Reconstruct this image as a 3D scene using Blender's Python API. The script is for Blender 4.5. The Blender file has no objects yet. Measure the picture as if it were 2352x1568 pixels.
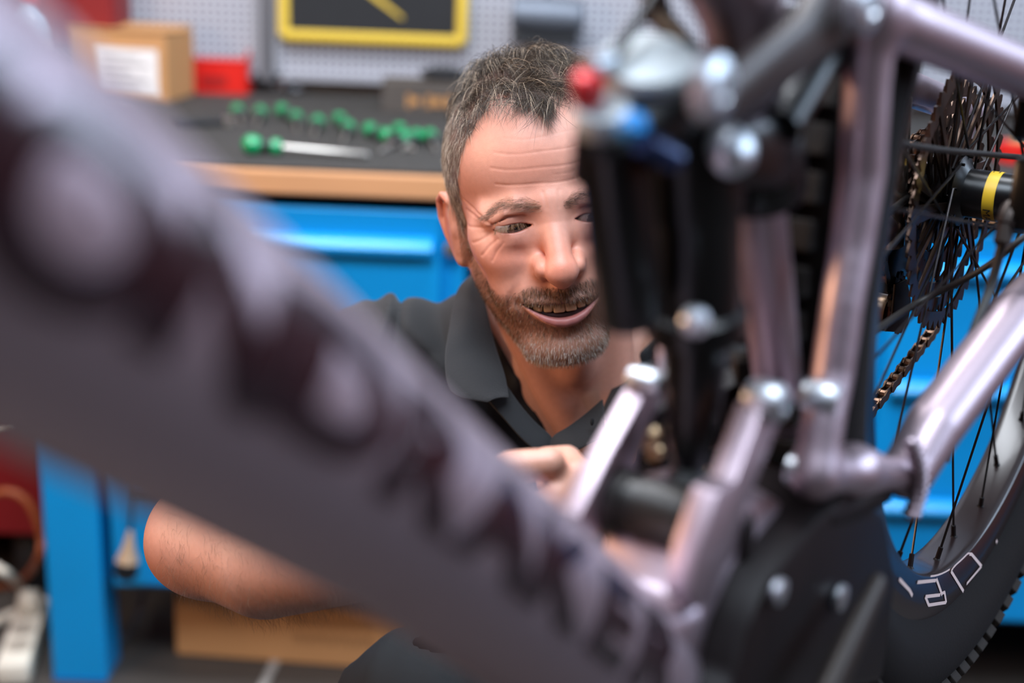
import bpy, bmesh, math, random
import numpy as np
from math import radians as RAD, sin, cos, pi, sqrt, atan2
from mathutils import Vector, Matrix

# ------------------------------------------------------------------ camera, world, lights, exposure
random.seed(7)
RNG = np.random.default_rng(7)
SC = bpy.context.scene
COL = SC.collection
F_PX = 3267.0
PITCH, ROLL, CAM_H = RAD(17), RAD(2.3), 1.2
CAM_W = np.array([0, cos(PITCH), -sin(PITCH)])
_u0 = np.array([0, sin(PITCH), cos(PITCH)])
CAM_R = cos(ROLL) * np.array([1.0, 0, 0]) + sin(ROLL) * _u0
CAM_U = -sin(ROLL) * np.array([1.0, 0, 0]) + cos(ROLL) * _u0
CAM_C = np.array([0, 0, CAM_H])
cam_data = bpy.data.cameras.new('camera')
cam = bpy.data.objects.new('camera', cam_data)
COL.objects.link(cam)
cam.matrix_world = Matrix(((CAM_R[0], CAM_U[0], -CAM_W[0], 0), (CAM_R[1], CAM_U[1], -CAM_W[1], 0),
                           (CAM_R[2], CAM_U[2], -CAM_W[2], CAM_H), (0, 0, 0, 1)))
cam_data.sensor_width = 36
cam_data.lens = 36 * F_PX / 2352
cam_data.clip_start = 0.02
cam_data.dof.use_dof = True
cam_data.dof.focus_distance = 1.06
cam_data.dof.aperture_fstop = 2.7
SC.camera = cam
SC.view_settings.view_transform = 'Standard'
SC.view_settings.look = 'None'
SC.view_settings.gamma = 1
SC.view_settings.use_curve_mapping = False
SC.view_settings.exposure = -0.06
SC.cycles.use_denoising = True
SC.cycles.max_bounces = 6
SC.cycles.caustics_reflective = False
SC.cycles.caustics_refractive = False
world = bpy.data.worlds.new('world')
SC.world = world
world.use_nodes = True
world.node_tree.nodes['Background'].inputs[0].default_value = (0.78, 0.50, 0.38, 1)
world.node_tree.nodes['Background'].inputs[1].default_value = 0.05


def area_light(name, loc, target, size, power, color, size_y=None):
    d = bpy.data.lights.new(name, 'AREA')
    d.energy = power
    d.color = color
    d.shape = 'RECTANGLE'
    d.size = size
    d.size_y = size_y or size
    o = bpy.data.objects.new(name, d)
    COL.objects.link(o)
    o.location = loc
    v = Vector(target) - Vector(loc)
    o.rotation_euler = v.to_track_quat('-Z', 'Y').to_euler()
    return o


# workshop ceiling panels (cool) and a warm lamp on the left
area_light('ceiling_panel_light', (-0.05, 0.42, 2.35), (0.05, 0.85, 0.9), 1.3, 56, (0.76, 0.87, 1.0), 0.6)
area_light('ceiling_panel_light', (0.0, -0.75, 2.7), (0.0, -0.74, 0.0), 3.0, 30, (0.70, 0.82, 1.0), 2.0)
area_light('ceiling_panel_light', (-0.5, 1.6, 2.68), (-0.5, 2.0, 0.7), 1.8, 72, (0.88, 0.93, 1.0), 0.5)
area_light('window_light', (2.5, 0.9, 2.0), (0.0, 0.8, 1.0), 2.6, 80, (0.60, 0.78, 1.0), 1.1)
area_light('workshop_lamp', (-1.4, 0.75, 1.25), (-0.1, 1.1, 0.85), 0.4, 13, (1.0, 0.62, 0.36))


# ------------------------------------------------------------------ pixel helpers (used once, to place things in the room)
def ray(px, py):
    return (px - 1176) / F_PX * CAM_R - (py - 784) / F_PX * CAM_U + CAM_W


def at(px, py, d):
    return CAM_C + ray(px, py) * d


def on_plane(px, py, n, p0):
    r = ray(px, py)
    n = np.array(n, float)
    return CAM_C + r * (np.dot(n, np.array(p0, float) - CAM_C) / np.dot(n, r))


def on_z(px, py, z):
    return on_plane(px, py, (0, 0, 1), (0, 0, z))


def on_y(px, py, y):
    return on_plane(px, py, (0, 1, 0), (0, y, 0))


# ------------------------------------------------------------------ materials
MATS = {}


def srgb(r, g, b):
    f = lambda c: (c / 255 / 12.92) if c / 255 <= 0.04045 else ((c / 255 + 0.055) / 1.055) ** 2.4
    return (f(r), f(g), f(b), 1)


def mat(name, col=(0.5, 0.5, 0.5, 1), rough=0.5, metal=0.0, noise=None, bump=None, coat=0.0, vcol=None, sss=0.0, emit=None, trans=0.0, spec=0.5, sheen=0.0):
    """noise=(scale, amount[, stretch]) varies the colour; bump=(scale, strength, distance)"""
    if name in MATS:
        return MATS[name]
    m = bpy.data.materials.new(name)
    m.use_nodes = True
    nt = m.node_tree
    b = nt.nodes['Principled BSDF']
    b.inputs['Base Color'].default_value = col
    b.inputs['Roughness'].default_value = rough
    b.inputs['Metallic'].default_value = metal
    b.inputs['Coat Weight'].default_value = coat
    b.inputs['Coat Roughness'].default_value = 0.08
    b.inputs['Specular IOR Level'].default_value = spec
    b.inputs['Sheen Weight'].default_value = sheen
    if trans:
        b.inputs['Transmission Weight'].default_value = trans
    if sss:
        b.inputs['Subsurface Weight'].default_value = sss
        b.inputs['Subsurface Radius'].default_value = (1.0, 0.35, 0.2)
        b.inputs['Subsurface Scale'].default_value = 0.004
    if emit:
        b.inputs['Emission Color'].default_value = emit[0]
        b.inputs['Emission Strength'].default_value = emit[1]
    tc = nt.nodes.new('ShaderNodeTexCoord')
    src = None
    if vcol:
        a = nt.nodes.new('ShaderNodeAttribute')
        a.attribute_name = vcol
        src = a.outputs['Color']
        nt.links.new(src, b.inputs['Base Color'])
    if noise:
        n = nt.nodes.new('ShaderNodeTexNoise')
        n.inputs['Scale'].default_value = noise[0]
        n.inputs['Detail'].default_value = 4
        if len(noise) > 2:
            mp = nt.nodes.new('ShaderNodeMapping')
            mp.inputs['Scale'].default_value = noise[2]
            nt.links.new(tc.outputs['Object'], mp.inputs[0])
            nt.links.new(mp.outputs[0], n.inputs[0])
        else:
            nt.links.new(tc.outputs['Object'], n.inputs[0])
        mr = nt.nodes.new('ShaderNodeMapRange')
        mr.inputs['To Min'].default_value = 1 - noise[1]
        mr.inputs['To Max'].default_value = 1 + noise[1]
        nt.links.new(n.outputs[0], mr.inputs[0])
        mx = nt.nodes.new('ShaderNodeVectorMath')
        mx.operation = 'SCALE'
        if src is not None:
            nt.links.new(src, mx.inputs[0])
        else:
            mx.inputs[0].default_value = col[:3]
        nt.links.new(mr.outputs[0], mx.inputs['Scale'])
        nt.links.new(mx.outputs[0], b.inputs['Base Color'])
    if bump:
        n = nt.nodes.new('ShaderNodeTexNoise')
        n.inputs['Scale'].default_value = bump[0]
        n.inputs['Detail'].default_value = 5
        nt.links.new(tc.outputs['Object'], n.inputs[0])
        bp = nt.nodes.new('ShaderNodeBump')
        bp.inputs['Strength'].default_value = bump[1]
        bp.inputs['Distance'].default_value = bump[2]
        nt.links.new(n.outputs[0], bp.inputs['Height'])
        nt.links.new(bp.outputs[0], b.inputs['Normal'])
    MATS[name] = m
    return m


# ------------------------------------------------------------------ object helpers
def tag(o, label=None, cat=None, group=None, kind=None):
    for k, v in (('label', label), ('category', cat), ('group', group), ('kind', kind)):
        if v:
            o[k] = v
    return o


def empty(name, loc=(0, 0, 0), parent=None, rot=(0, 0, 0)):
    o = bpy.data.objects.new(name, None)
    o.empty_display_size = 0.02
    COL.objects.link(o)
    o.location = loc
    o.rotation_euler = rot
    if parent:
        o.parent = parent
    return o


def mesh_obj(name, me, parent=None, m=None, loc=None):
    o = bpy.data.objects.new(name, me)
    COL.objects.link(o)
    if m is not None:
        me.materials.clear()
        me.materials.append(m)
    if loc is not None:
        o.location = loc
    if parent:
        o.parent = parent
        if loc is None:   # geometry was given in world coordinates
            bpy.context.view_layer.update()
            o.matrix_parent_inverse = parent.matrix_world.inverted()
    return o


class MB:
    """collects shapes (world coordinates) into one mesh"""

    def __init__(self):
        self.v, self.f, self.mi = [], [], []
        self.cur = 0

    def add(self, vs, fs):
        n = len(self.v)
        self.v += [tuple(float(c) for c in v) for v in vs]
        self.f += [tuple(i + n for i in f) for f in fs]
        self.mi += [self.cur] * len(fs)
        return self

    def box(self, c, s, axes=None, bevel=0.0):
        """box of full size s at centre c, axes = 3 unit vectors"""
        A = np.eye(3) if axes is None else np.array(axes, float)
        c = np.array(c, float)
        h = np.array(s, float) / 2
        if bevel <= 0:
            vs = [c + A.T @ (h * np.array(q)) for q in
                  ((-1, -1, -1), (1, -1, -1), (1, 1, -1), (-1, 1, -1), (-1, -1, 1), (1, -1, 1), (1, 1, 1), (-1, 1, 1))]
            return self.add(vs, [(0, 3, 2, 1), (4, 5, 6, 7), (0, 1, 5, 4), (1, 2, 6, 5), (2, 3, 7, 6), (3, 0, 4, 7)])
        b = min(bevel, min(h) * 0.95)
        bm = bmesh.new()
        bmesh.ops.create_cube(bm, size=1)
        for v in bm.verts:
            v.co = Vector((v.co.x * s[0], v.co.y * s[1], v.co.z * s[2]))
        bmesh.ops.bevel(bm, geom=bm.edges[:], offset=b, segments=2, affect='EDGES', profile=0.5)
        bm.verts.index_update()
        vs = [c + A.T @ np.array(v.co) for v in bm.verts]
        fs = [tuple(v.index for v in f.verts) for f in bm.faces]
        bm.free()
        return self.add(vs, fs)

    def tube(self, pts, r, n=12, cap=True, flat=None, closed=False):
        """tube through pts, radius r (number or list); flat=(vector, k) squashes along vector"""
        P = np.array(pts, float)
        m = len(P)
        rr = np.full(m, r, float) if np.isscalar(r) else np.array(r, float)
        T = np.zeros_like(P)
        T[1:-1] = P[2:] - P[:-2]
        T[0] = P[1] - P[0]
        T[-1] = P[-1] - P[-2]
        if closed:
            T[0] = T[-1] = P[1] - P[-2]
        T /= np.linalg.norm(T, axis=1)[:, None] + 1e-12
        ref = np.array([0, 0, 1.0]) if abs(T[0][2]) < 0.9 else np.array([1.0, 0, 0])
        if flat is not None:
            ref = np.array(flat[0], float)
        vs = []
        N = None
        for i in range(m):
            if N is None or flat is not None:
                N = ref - T[i] * np.dot(ref, T[i])
            else:
                N = N - T[i] * np.dot(N, T[i])
            N = N / (np.linalg.norm(N) + 1e-12)
            B = np.cross(T[i], N)
            k = flat[1] if flat is not None else 1.0
            for j in range(n):
                a = 2 * pi * j / n
                vs.append(P[i] + rr[i] * (cos(a) * N * k + sin(a) * B))
        fs = []
        for i in range(m - 1):
            for j in range(n):
                a, b = i * n + j, i * n + (j + 1) % n
                fs.append((a, b, b + n, a + n))
        if cap and not closed:
            fs.append(tuple(range(n))[::-1])
            fs.append(tuple((m - 1) * n + j for j in range(n)))
        return self.add(vs, fs)

    def lathe(self, c, axis, prof, n=24, flat=None):
        """prof = [(along, radius)]"""
        c = np.array(c, float)
        a = np.array(axis, float)
        a /= np.linalg.norm(a)
        P = [c + a * t for t, _ in prof]
        ref = np.array([0, 0, 1.0]) if abs(a[2]) < 0.9 else np.array([1.0, 0, 0])
        N = ref - a * np.dot(ref, a)
        N /= np.linalg.norm(N)
        B = np.cross(a, N)
        vs = []
        for (t, r), p in zip(prof, P):
            for j in range(n):
                th = 2 * pi * j / n
                vs.append(p + max(r, 1e-5) * (cos(th) * N + sin(th) * B))
        fs = []
        for i in range(len(prof) - 1):
            for j in range(n):
                q, w = i * n + j, i * n + (j + 1) % n
                fs.append((q, w, w + n, q + n))
        fs.append(tuple(range(n))[::-1])
        fs.append(tuple((len(prof) - 1) * n + j for j in range(n)))
        return self.add(vs, fs)

    def sphere(self, c, r, n=12, sc=(1, 1, 1), axes=None):
        A = np.eye(3) if axes is None else np.array(axes, float)
        c = np.array(c, float)
        vs, fs = [], []
        for i in range(n + 1):
            th = pi * i / n
            for j in range(2 * n):
                ph = pi * j / n
                q = np.array([sin(th) * cos(ph), sin(th) * sin(ph), cos(th)]) * r * np.array(sc)
                vs.append(c + A.T @ q)
        for i in range(n):
            for j in range(2 * n):
                a, b = i * 2 * n + j, i * 2 * n + (j + 1) % (2 * n)
                fs.append((a, a + 2 * n, b + 2 * n, b))
        return self.add(vs, fs)

    def prism(self, pts, d):
        """polygon (3-D points) extruded by vector d"""
        n = len(pts)
        P = [np.array(p, float) for p in pts]
        d = np.array(d, float)
        vs = P + [p + d for p in P]
        fs = [tuple(range(n))[::-1], tuple(range(n, 2 * n))] + [(i, (i + 1) % n, (i + 1) % n + n, i + n) for i in range(n)]
        return self.add(vs, fs)

    def build(self, name, m, parent=None, smooth=True, angle=40, bevel=0.0, loc=None, group=None):
        me = bpy.data.meshes.new(name)
        v = self.v
        if loc is not None:
            v = [(a - loc[0], b - loc[1], c - loc[2]) for a, b, c in v]
        me.from_pydata(v, [], self.f)
        bm = bmesh.new()
        bm.from_mesh(me)
        bmesh.ops.remove_doubles(bm, verts=bm.verts, dist=1e-6)
        bmesh.ops.recalc_face_normals(bm, faces=bm.faces)
        if bevel:
            es = [e for e in bm.edges if len(e.link_faces) == 2 and e.calc_face_angle(0) > RAD(35)]
            bmesh.ops.bevel(bm, geom=es, offset=bevel, segments=2, affect='EDGES', profile=0.5, clamp_overlap=True)
        for e in bm.edges:
            e.smooth = len(e.link_faces) == 2 and e.calc_face_angle(0) < RAD(angle)
        for f in bm.faces:
            f.smooth = smooth
        bm.to_mesh(me)
        bm.free()
        mats = m if isinstance(m, (list, tuple)) else [m]
        for q in mats:
            me.materials.append(q)
        o = bpy.data.objects.new(name, me)
        COL.objects.link(o)
        if loc is not None:
            o.location = loc
        if parent:
            o.parent = parent
            if loc is None:
                bpy.context.view_layer.update()
                o.matrix_parent_inverse = parent.matrix_world.inverted()
        return o


def bez(p0, p1, p2, p3, n=12):
    t = np.linspace(0, 1, n)[:, None]
    p0, p1, p2, p3 = (np.array(p, float) for p in (p0, p1, p2, p3))
    return (1 - t) ** 3 * p0 + 3 * (1 - t) ** 2 * t * p1 + 3 * (1 - t) * t * t * p2 + t ** 3 * p3


def spline(pts, n=8):
    """Catmull-Rom through pts"""
    P = [np.array(p, float) for p in pts]
    P = [2 * P[0] - P[1]] + P + [2 * P[-1] - P[-2]]
    out = []
    for i in range(1, len(P) - 2):
        for k in range(n):
            t = k / n
            a, b, c, d = P[i - 1:i + 3]
            out.append(0.5 * ((2 * b) + (c - a) * t + (2 * a - 5 * b + 4 * c - d) * t * t + (-a + 3 * b - 3 * c + d) * t ** 3))
    out.append(P[-2])
    return np.array(out)


# ------------------------------------------------------------------ signed distance toolkit (organic shapes)
class SD:
    @staticmethod
    def ell(P, c, r):
        q = P - np.array(c, np.float32)
        r = np.array(r, np.float32)
        k0 = np.sqrt(((q / r) ** 2).sum(1))
        k1 = np.sqrt(((q / (r * r)) ** 2).sum(1)) + 1e-9
        return k0 * (k0 - 1) / k1

    @staticmethod
    def cap(P, a, b, ra, rb=None):
        rb = ra if rb is None else rb
        a = np.array(a, np.float32)
        ab = np.array(b, np.float32) - a
        t = np.clip(((P - a) @ ab) / max(float(ab @ ab), 1e-9), 0, 1)
        d = P - a - t[:, None] * ab
        return np.sqrt((d * d).sum(1)) - (ra + t * (rb - ra))

    @staticmethod
    def poly(P, pts, rs):
        d = None
        for i in range(len(pts) - 1):
            e = SD.cap(P, pts[i], pts[i + 1], rs[i], rs[i + 1])
            d = e if d is None else np.minimum(d, e)
        return d

    @staticmethod
    def smin(a, b, k):
        h = np.clip(0.5 + 0.5 * (b - a) / k, 0, 1)
        return b + (a - b) * h - k * h * (1 - h)

    @staticmethod
    def smax(a, b, k):
        return -SD.smin(-a, -b, k)


def sdf_mesh(fn, lo, hi, h, cf=4, thr=2.2):
    """surface nets over fn (points N,3 -> distance); returns verts, quads"""
    lo = np.array(lo, float)
    hi = np.array(hi, float)
    nb = np.ceil((hi - lo) / (h * cf)).astype(int)
    n = nb * cf
    cc = [lo[i] + (np.arange(nb[i]) + 0.5) * h * cf for i in range(3)]
    G = np.stack(np.meshgrid(*cc, indexing='ij'), -1).reshape(-1, 3).astype(np.float32)
    c = fn(G).reshape(nb)
    full = np.repeat(np.repeat(np.repeat(c, cf, 0), cf, 1), cf, 2).astype(np.float32)
    act = np.argwhere(np.abs(c) < h * cf * thr)
    o = np.stack(np.meshgrid(*[np.arange(cf)] * 3, indexing='ij'), -1).reshape(-1, 3)
    idx = (act[:, None, :] * cf + o[None]).reshape(-1, 3)
    pts = (lo + (idx + 0.5) * h).astype(np.float32)
    vals = np.empty(len(pts), np.float32)
    for s in range(0, len(pts), 400000):
        vals[s:s + 400000] = fn(pts[s:s + 400000])
    full[idx[:, 0], idx[:, 1], idx[:, 2]] = vals
    V = full
    ins = V < 0
    cnt = np.zeros([q - 1 for q in V.shape], np.int8)
    for a in (0, 1):
        for b in (0, 1):
            for d in (0, 1):
                cnt += ins[a:a + cnt.shape[0], b:b + cnt.shape[1], d:d + cnt.shape[2]]
    ac = np.argwhere((cnt > 0) & (cnt < 8))
    vid = -np.ones(cnt.shape, np.int64)
    vid[ac[:, 0], ac[:, 1], ac[:, 2]] = np.arange(len(ac))
    acc = np.zeros((len(ac), 3))
    num = np.zeros(len(ac))
    corners = [(a, b, d) for a in (0, 1) for b in (0, 1) for d in (0, 1)]
    for i in range(8):
        for j in range(i + 1, 8):
            p, q = np.array(corners[i]), np.array(corners[j])
            if np.abs(p - q).sum() != 1:
                continue
            vp = V[ac[:, 0] + p[0], ac[:, 1] + p[1], ac[:, 2] + p[2]]
            vq = V[ac[:, 0] + q[0], ac[:, 1] + q[1], ac[:, 2] + q[2]]
            m = (vp < 0) != (vq < 0)
            t = np.where(m, vp / (vp - vq + 1e-12), 0)
            acc += np.where(m[:, None], p + t[:, None] * (q - p), 0)
            num += m
    verts = lo + (ac + acc / num[:, None] + 0.5) * h
    quads = []
    for ax in range(3):
        s = [slice(None)] * 3
        e = [slice(None)] * 3
        s[ax] = slice(0, -1)
        e[ax] = slice(1, None)
        A, B = ins[tuple(s)], ins[tuple(e)]
        E = np.argwhere(A != B)
        u, w = [(1, 2), (2, 0), (0, 1)][ax]
        E = E[(E[:, u] > 0) & (E[:, w] > 0) & (E[:, u] < cnt.shape[u]) & (E[:, w] < cnt.shape[w])]
        fl = A[E[:, 0], E[:, 1], E[:, 2]]

        def g(du, dw):
            K = E.copy()
            K[:, u] -= du
            K[:, w] -= dw
            return vid[K[:, 0], K[:, 1], K[:, 2]]
        Q = np.stack([g(1, 1), g(0, 1), g(0, 0), g(1, 0)], 1)
        Q[~fl] = Q[~fl][:, ::-1]
        quads.append(Q)
    Q = np.concatenate(quads)
    Q = Q[(Q >= 0).all(1)]
    return verts, Q


def np_mesh(name, verts, faces, colors=None, smooth=True):
    """fast mesh from arrays; faces (N,k); colors per vertex (N,3) stored as 'Col'"""
    me = bpy.data.meshes.new(name)
    nv, (nf, k) = len(verts), faces.shape
    me.vertices.add(nv)
    me.vertices.foreach_set('co', np.asarray(verts, np.float32).ravel())
    me.loops.add(nf * k)
    me.loops.foreach_set('vertex_index', np.asarray(faces, np.int32).ravel())
    me.polygons.add(nf)
    me.polygons.foreach_set('loop_start', np.arange(nf, dtype=np.int32) * k)
    try:
        me.polygons.foreach_set('loop_total', np.full(nf, k, np.int32))
    except Exception:
        pass
    me.polygons.foreach_set('use_smooth', np.full(nf, smooth))
    me.update(calc_edges=True)
    me.validate()
    if colors is not None:
        at_ = me.color_attributes.new('Col', 'FLOAT_COLOR', 'POINT')
        c = np.ones((nv, 4), np.float32)
        c[:, :3] = colors
        at_.data.foreach_set('color', c.ravel())
    return me


def strands(name, roots, pts, rad, cols, m, parent, sides=3):
    """pts (N,K,3) polyline per strand, rad (K,) or (N,K); one 'stuff' mesh"""
    N, K, _ = pts.shape
    T = np.zeros_like(pts)
    T[:, 1:-1] = pts[:, 2:] - pts[:, :-2]
    T[:, 0] = pts[:, 1] - pts[:, 0]
    T[:, -1] = pts[:, -1] - pts[:, -2]
    T /= np.linalg.norm(T, axis=2)[..., None] + 1e-9
    ref = np.array([0.31, 0.55, 0.77])
    A = np.cross(T, ref)
    A /= np.linalg.norm(A, axis=2)[..., None] + 1e-9
    B = np.cross(T, A)
    rad = np.broadcast_to(rad, (N, K))
    rings = []
    for s in range(sides):
        a = 2 * pi * s / sides
        rings.append(pts + rad[..., None] * (cos(a) * A + sin(a) * B))
    V = np.stack(rings, 2)                     # N,K,S,3
    base = np.arange(N)[:, None, None] * (K * sides) + np.arange(K - 1)[None, :, None] * sides
    s0 = np.arange(sides)[None, None]
    s1 = (s0 + 1) % sides
    Fq = np.stack([base + s0, base + s1, base + s1 + sides, base + s0 + sides], -1).reshape(-1, 4)
    C = np.repeat(cols, K * sides, 0)
    me = np_mesh(name, V.reshape(-1, 3), Fq, C)
    me.materials.append(m)
    o = bpy.data.objects.new(name, me)
    COL.objects.link(o)
    o.parent = parent
    bpy.context.view_layer.update()
    o.matrix_parent_inverse = parent.matrix_world.inverted()
    o['kind'] = 'stuff'
    return o


def unit(v):
    return v / (np.linalg.norm(v, axis=-1, keepdims=True) + 1e-9)
# ------------------------------------------------------------------ the workshop
def struct(name, mb, m, **k):
    return tag(mb.build(name, m, smooth=False, **k), kind='structure')


RX0, RX1, RY0, RY1, RZ = -2.7, 2.7, -2.6, 2.78, 2.75
m_floor = mat('floor_vinyl', srgb(66, 60, 55), .55, noise=(6, .25), bump=(60, .15, .002))
m_wall = mat('wall_paint', srgb(176, 168, 160), .8, noise=(3, .05))
struct('floor', MB().box((0, .09, -.025), (5.4, 5.4, .05)), m_floor)
struct('ceiling', MB().box((0, .09, RZ + .025), (5.4, 5.4, .05)), mat('ceiling_paint', srgb(225, 225, 222), .9))
struct('wall_left', MB().box((RX0 - .025, .09, RZ / 2), (.05, 5.4, RZ)), mat('wall_red', srgb(150, 40, 38), .7))
struct('wall_right', MB().box((RX1 + .025, .09, RZ / 2), (.05, 5.4, RZ)), mat('wall_maroon', srgb(150, 80, 58), .8))
struct('wall_front', MB().box((0, RY0 - .025, RZ / 2), (5.4, .05, RZ)), mat('wall_brown', srgb(74, 50, 42), .8))
struct('wall_back', MB().box((0, RY1 + .025, RZ / 2), (5.4, .05, RZ)), mat('wall_shade', srgb(96, 92, 90), .8))

# perforated panels above the bench
mp = bpy.data.materials.new('perforated_steel')
mp.use_nodes = True
nt = mp.node_tree
b = nt.nodes['Principled BSDF']
b.inputs['Roughness'].default_value = .5
tc = nt.nodes.new('ShaderNodeTexCoord')
sc_ = nt.nodes.new('ShaderNodeVectorMath'); sc_.operation = 'SCALE'; sc_.inputs['Scale'].default_value = 1 / .0145
fr = nt.nodes.new('ShaderNodeVectorMath'); fr.operation = 'FRACTION'
sb = nt.nodes.new('ShaderNodeVectorMath'); sb.operation = 'SUBTRACT'; sb.inputs[1].default_value = (.5, .5, .5)
ab = nt.nodes.new('ShaderNodeVectorMath'); ab.operation = 'ABSOLUTE'
sx = nt.nodes.new('ShaderNodeSeparateXYZ')
mx = nt.nodes.new('ShaderNodeMath'); mx.operation = 'MAXIMUM'
lt = nt.nodes.new('ShaderNodeMath'); lt.operation = 'LESS_THAN'; lt.inputs[1].default_value = .27
mr = nt.nodes.new('ShaderNodeMix'); mr.data_type = 'RGBA'
mr.inputs['A'].default_value = srgb(178, 178, 186)
mr.inputs['B'].default_value = srgb(78, 78, 84)
for a, c in ((tc.outputs['Object'], sc_.inputs[0]), (sc_.outputs[0], fr.inputs[0]), (fr.outputs[0], sb.inputs[0]), (sb.outputs[0], ab.inputs[0]), (ab.outputs[0], sx.inputs[0]),
             (sx.outputs[0], mx.inputs[0]), (sx.outputs[2], mx.inputs[1]), (mx.outputs[0], lt.inputs[0]), (lt.outputs[0], mr.inputs['Factor']), (mr.outputs['Result'], b.inputs['Base Color'])):
    nt.links.new(a, c)
YP = 2.74
XS = on_y(613, 100, YP)[0]
m_rail = mat('rail_steel', srgb(112, 114, 120), .45, metal=.5)
for x0, x1, lab in ((-1.75, XS - .012, 'light grey perforated tool panel on the wall, left of the upright rail'),
                    (XS + .012, XS + 1.22, 'light grey perforated tool panel on the wall behind the man'),
                    (XS + 1.23, 2.4, 'light grey perforated tool panel on the wall at the right, behind the wheel')):
    r = empty('pegboard', ((x0 + x1) / 2, YP, .85))
    MB().box(((x0 + x1) / 2, YP + .008, 1.45), (x1 - x0, .004, 1.17)).build('perforated_sheet', mp, r, smooth=False, loc=None)
    e = MB()
    for a in (x0 + .008, x1 - .008):
        e.box((a, YP + .004, 1.45), (.012, .012, 1.17))
    e.box(((x0 + x1) / 2, YP + .004, .872), (x1 - x0, .012, .012))
    e.build('folded_edge', mat('panel_edge', srgb(150, 150, 156), .5), r, smooth=False)
    tag(r, lab, 'tool panel', 'perforated panels above the bench')
rail = MB().box((XS, YP - .004, 1.45), (.020, .016, 1.17)).build('panel_rail', m_rail, smooth=False)
tag(rail, 'dark grey upright rail between the two perforated panels', 'rail')

# workbench
BZ, BY0, BY1 = .84, 1.965, 2.74
bench = empty('workbench', (0, 2.3, 0))
tag(bench, 'long workbench with a tan wooden top under a black mat and blue steel legs', 'workbench')
m_ply = mat('bench_wood', srgb(196, 142, 98), .55, noise=(8, .12, (1, 8, 8)))
m_blue = mat('blue_enamel', srgb(0, 142, 208), .38, noise=(5, .03), coat=.2)
m_bdark = mat('blue_enamel_frame', srgb(0, 92, 158), .4)
MB().box((.45, (BY0 + BY1) / 2, BZ - .022), (2.42, BY1 - BY0, .033)).build('bench_top', m_ply, bench, smooth=False, bevel=.003)
MB().box((.45, (BY0 + BY1) / 2 + .005, BZ - .0025), (2.40, BY1 - BY0 - .012, .005)).build(
    'bench_mat', mat('rubber_mat', srgb(50, 47, 44), .8, noise=(60, .5), bump=(220, .6, .002)), bench, smooth=False, bevel=.001)
MB().box((.45, BY0 + .05, BZ - .052), (2.38, .03, .022)).build('gap_shade_strip', mat('steel_and_gap_shade', (0.012, .013, .016, 1), .6), bench, smooth=False)  # near-black strip painting the shadow in the gap under the top
lx0, lx1 = on_y(105, 1300, 1.99)[0], on_y(232, 1300, 1.99)[0]
for x, y in (((lx0 + lx1) / 2, 2.03), (1.55, 2.03), ((lx0 + lx1) / 2, 2.66), (1.55, 2.66)):
    lg = MB().box((x, y, (BZ - .04) / 2), (lx1 - lx0, .08, BZ - .04)).build('leg', m_blue, bench, smooth=False, bevel=.004)
    MB().box((x, y, .003), (.084, .084, .006)).build('foot_plate', m_bdark, lg, smooth=False)
MB().box((.45, 2.68, .45), (2.1, .02, .5)).build('back_panel', mat('bench_back', srgb(40, 42, 48), .6), bench, smooth=False)


def drawer_unit(x0, x1, z0, z1, rails, label, lock=None):
    """steel drawer cabinet; rails = heights of the grips, one per drawer"""
    y0 = BY0 + .015
    r = empty('drawer_cabinet', ((x0 + x1) / 2, y0 + .3, z0))
    tag(r, label, 'drawer cabinet')
    c = MB()
    c.box(((x0 + x1) / 2, y0 + .32, (z0 + z1) / 2), (x1 - x0, .6, z1 - z0))
    c.build('carcass', m_blue, r, smooth=False, bevel=.003)
    zs = rails + [z0 - .02]
    top = z1 - .012
    for k, zr in enumerate(rails):
        lo = (rails[k + 1] + .014) if k + 1 < len(rails) else z0 + .012
        hi = top if k == 0 else rails[k] + .012
        d = MB().box(((x0 + x1) / 2, y0 + .008, (lo + hi) / 2), (x1 - x0 - .07, .018, hi - lo - .004)).build('drawer', m_blue, r, smooth=False, bevel=.003)
        h = MB()
        A = [(y0 + .0, zr + .017), (y0 - .016, zr + .011), (y0 - .024, zr), (y0 - .020, zr - .010), (y0 - .008, zr - .014), (y0 + .0, zr - .010)]
        h.prism([(x0 + .045, a, b) for a, b in A], (x1 - x0 - .09, 0, 0))
        h.build('drawer_grip', m_blue, d, bevel=.002, angle=50)
    if lock:
        MB().lathe((lock[0], y0 + .002, lock[1]), (0, -1, 0), [(0, .011), (.006, .011), (.007, .008), (.009, .008)], 20).build(
            'lock', mat('lock_metal', srgb(150, 140, 125), .35, metal=.8), r)
    return r


zr0 = on_y(900, 572, BY0)[2]
xr = on_y(1066, 600, BY0)[0]
xl = on_y(232, 1200, BY0)[0]
lk = on_y(1037, 578, BY0)
drawer_unit(xl + .004, xr, on_y(300, 1372, BY0)[2], BZ - .045, [zr0, zr0 - .19, zr0 - .37], 'blue steel drawer cabinet under the bench, left of the man', (lk[0], lk[2]))
rz = [on_y(2250, yy, BY0)[2] for yy in (628, 905, 1178)]
drawer_unit(on_y(1975, 900, BY0)[0], on_y(1975, 900, BY0)[0] + .9, on_y(2300, 1455, BY0)[2], BZ - .045, rz, 'blue steel drawer cabinet under the bench, behind the rear wheel')

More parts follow.
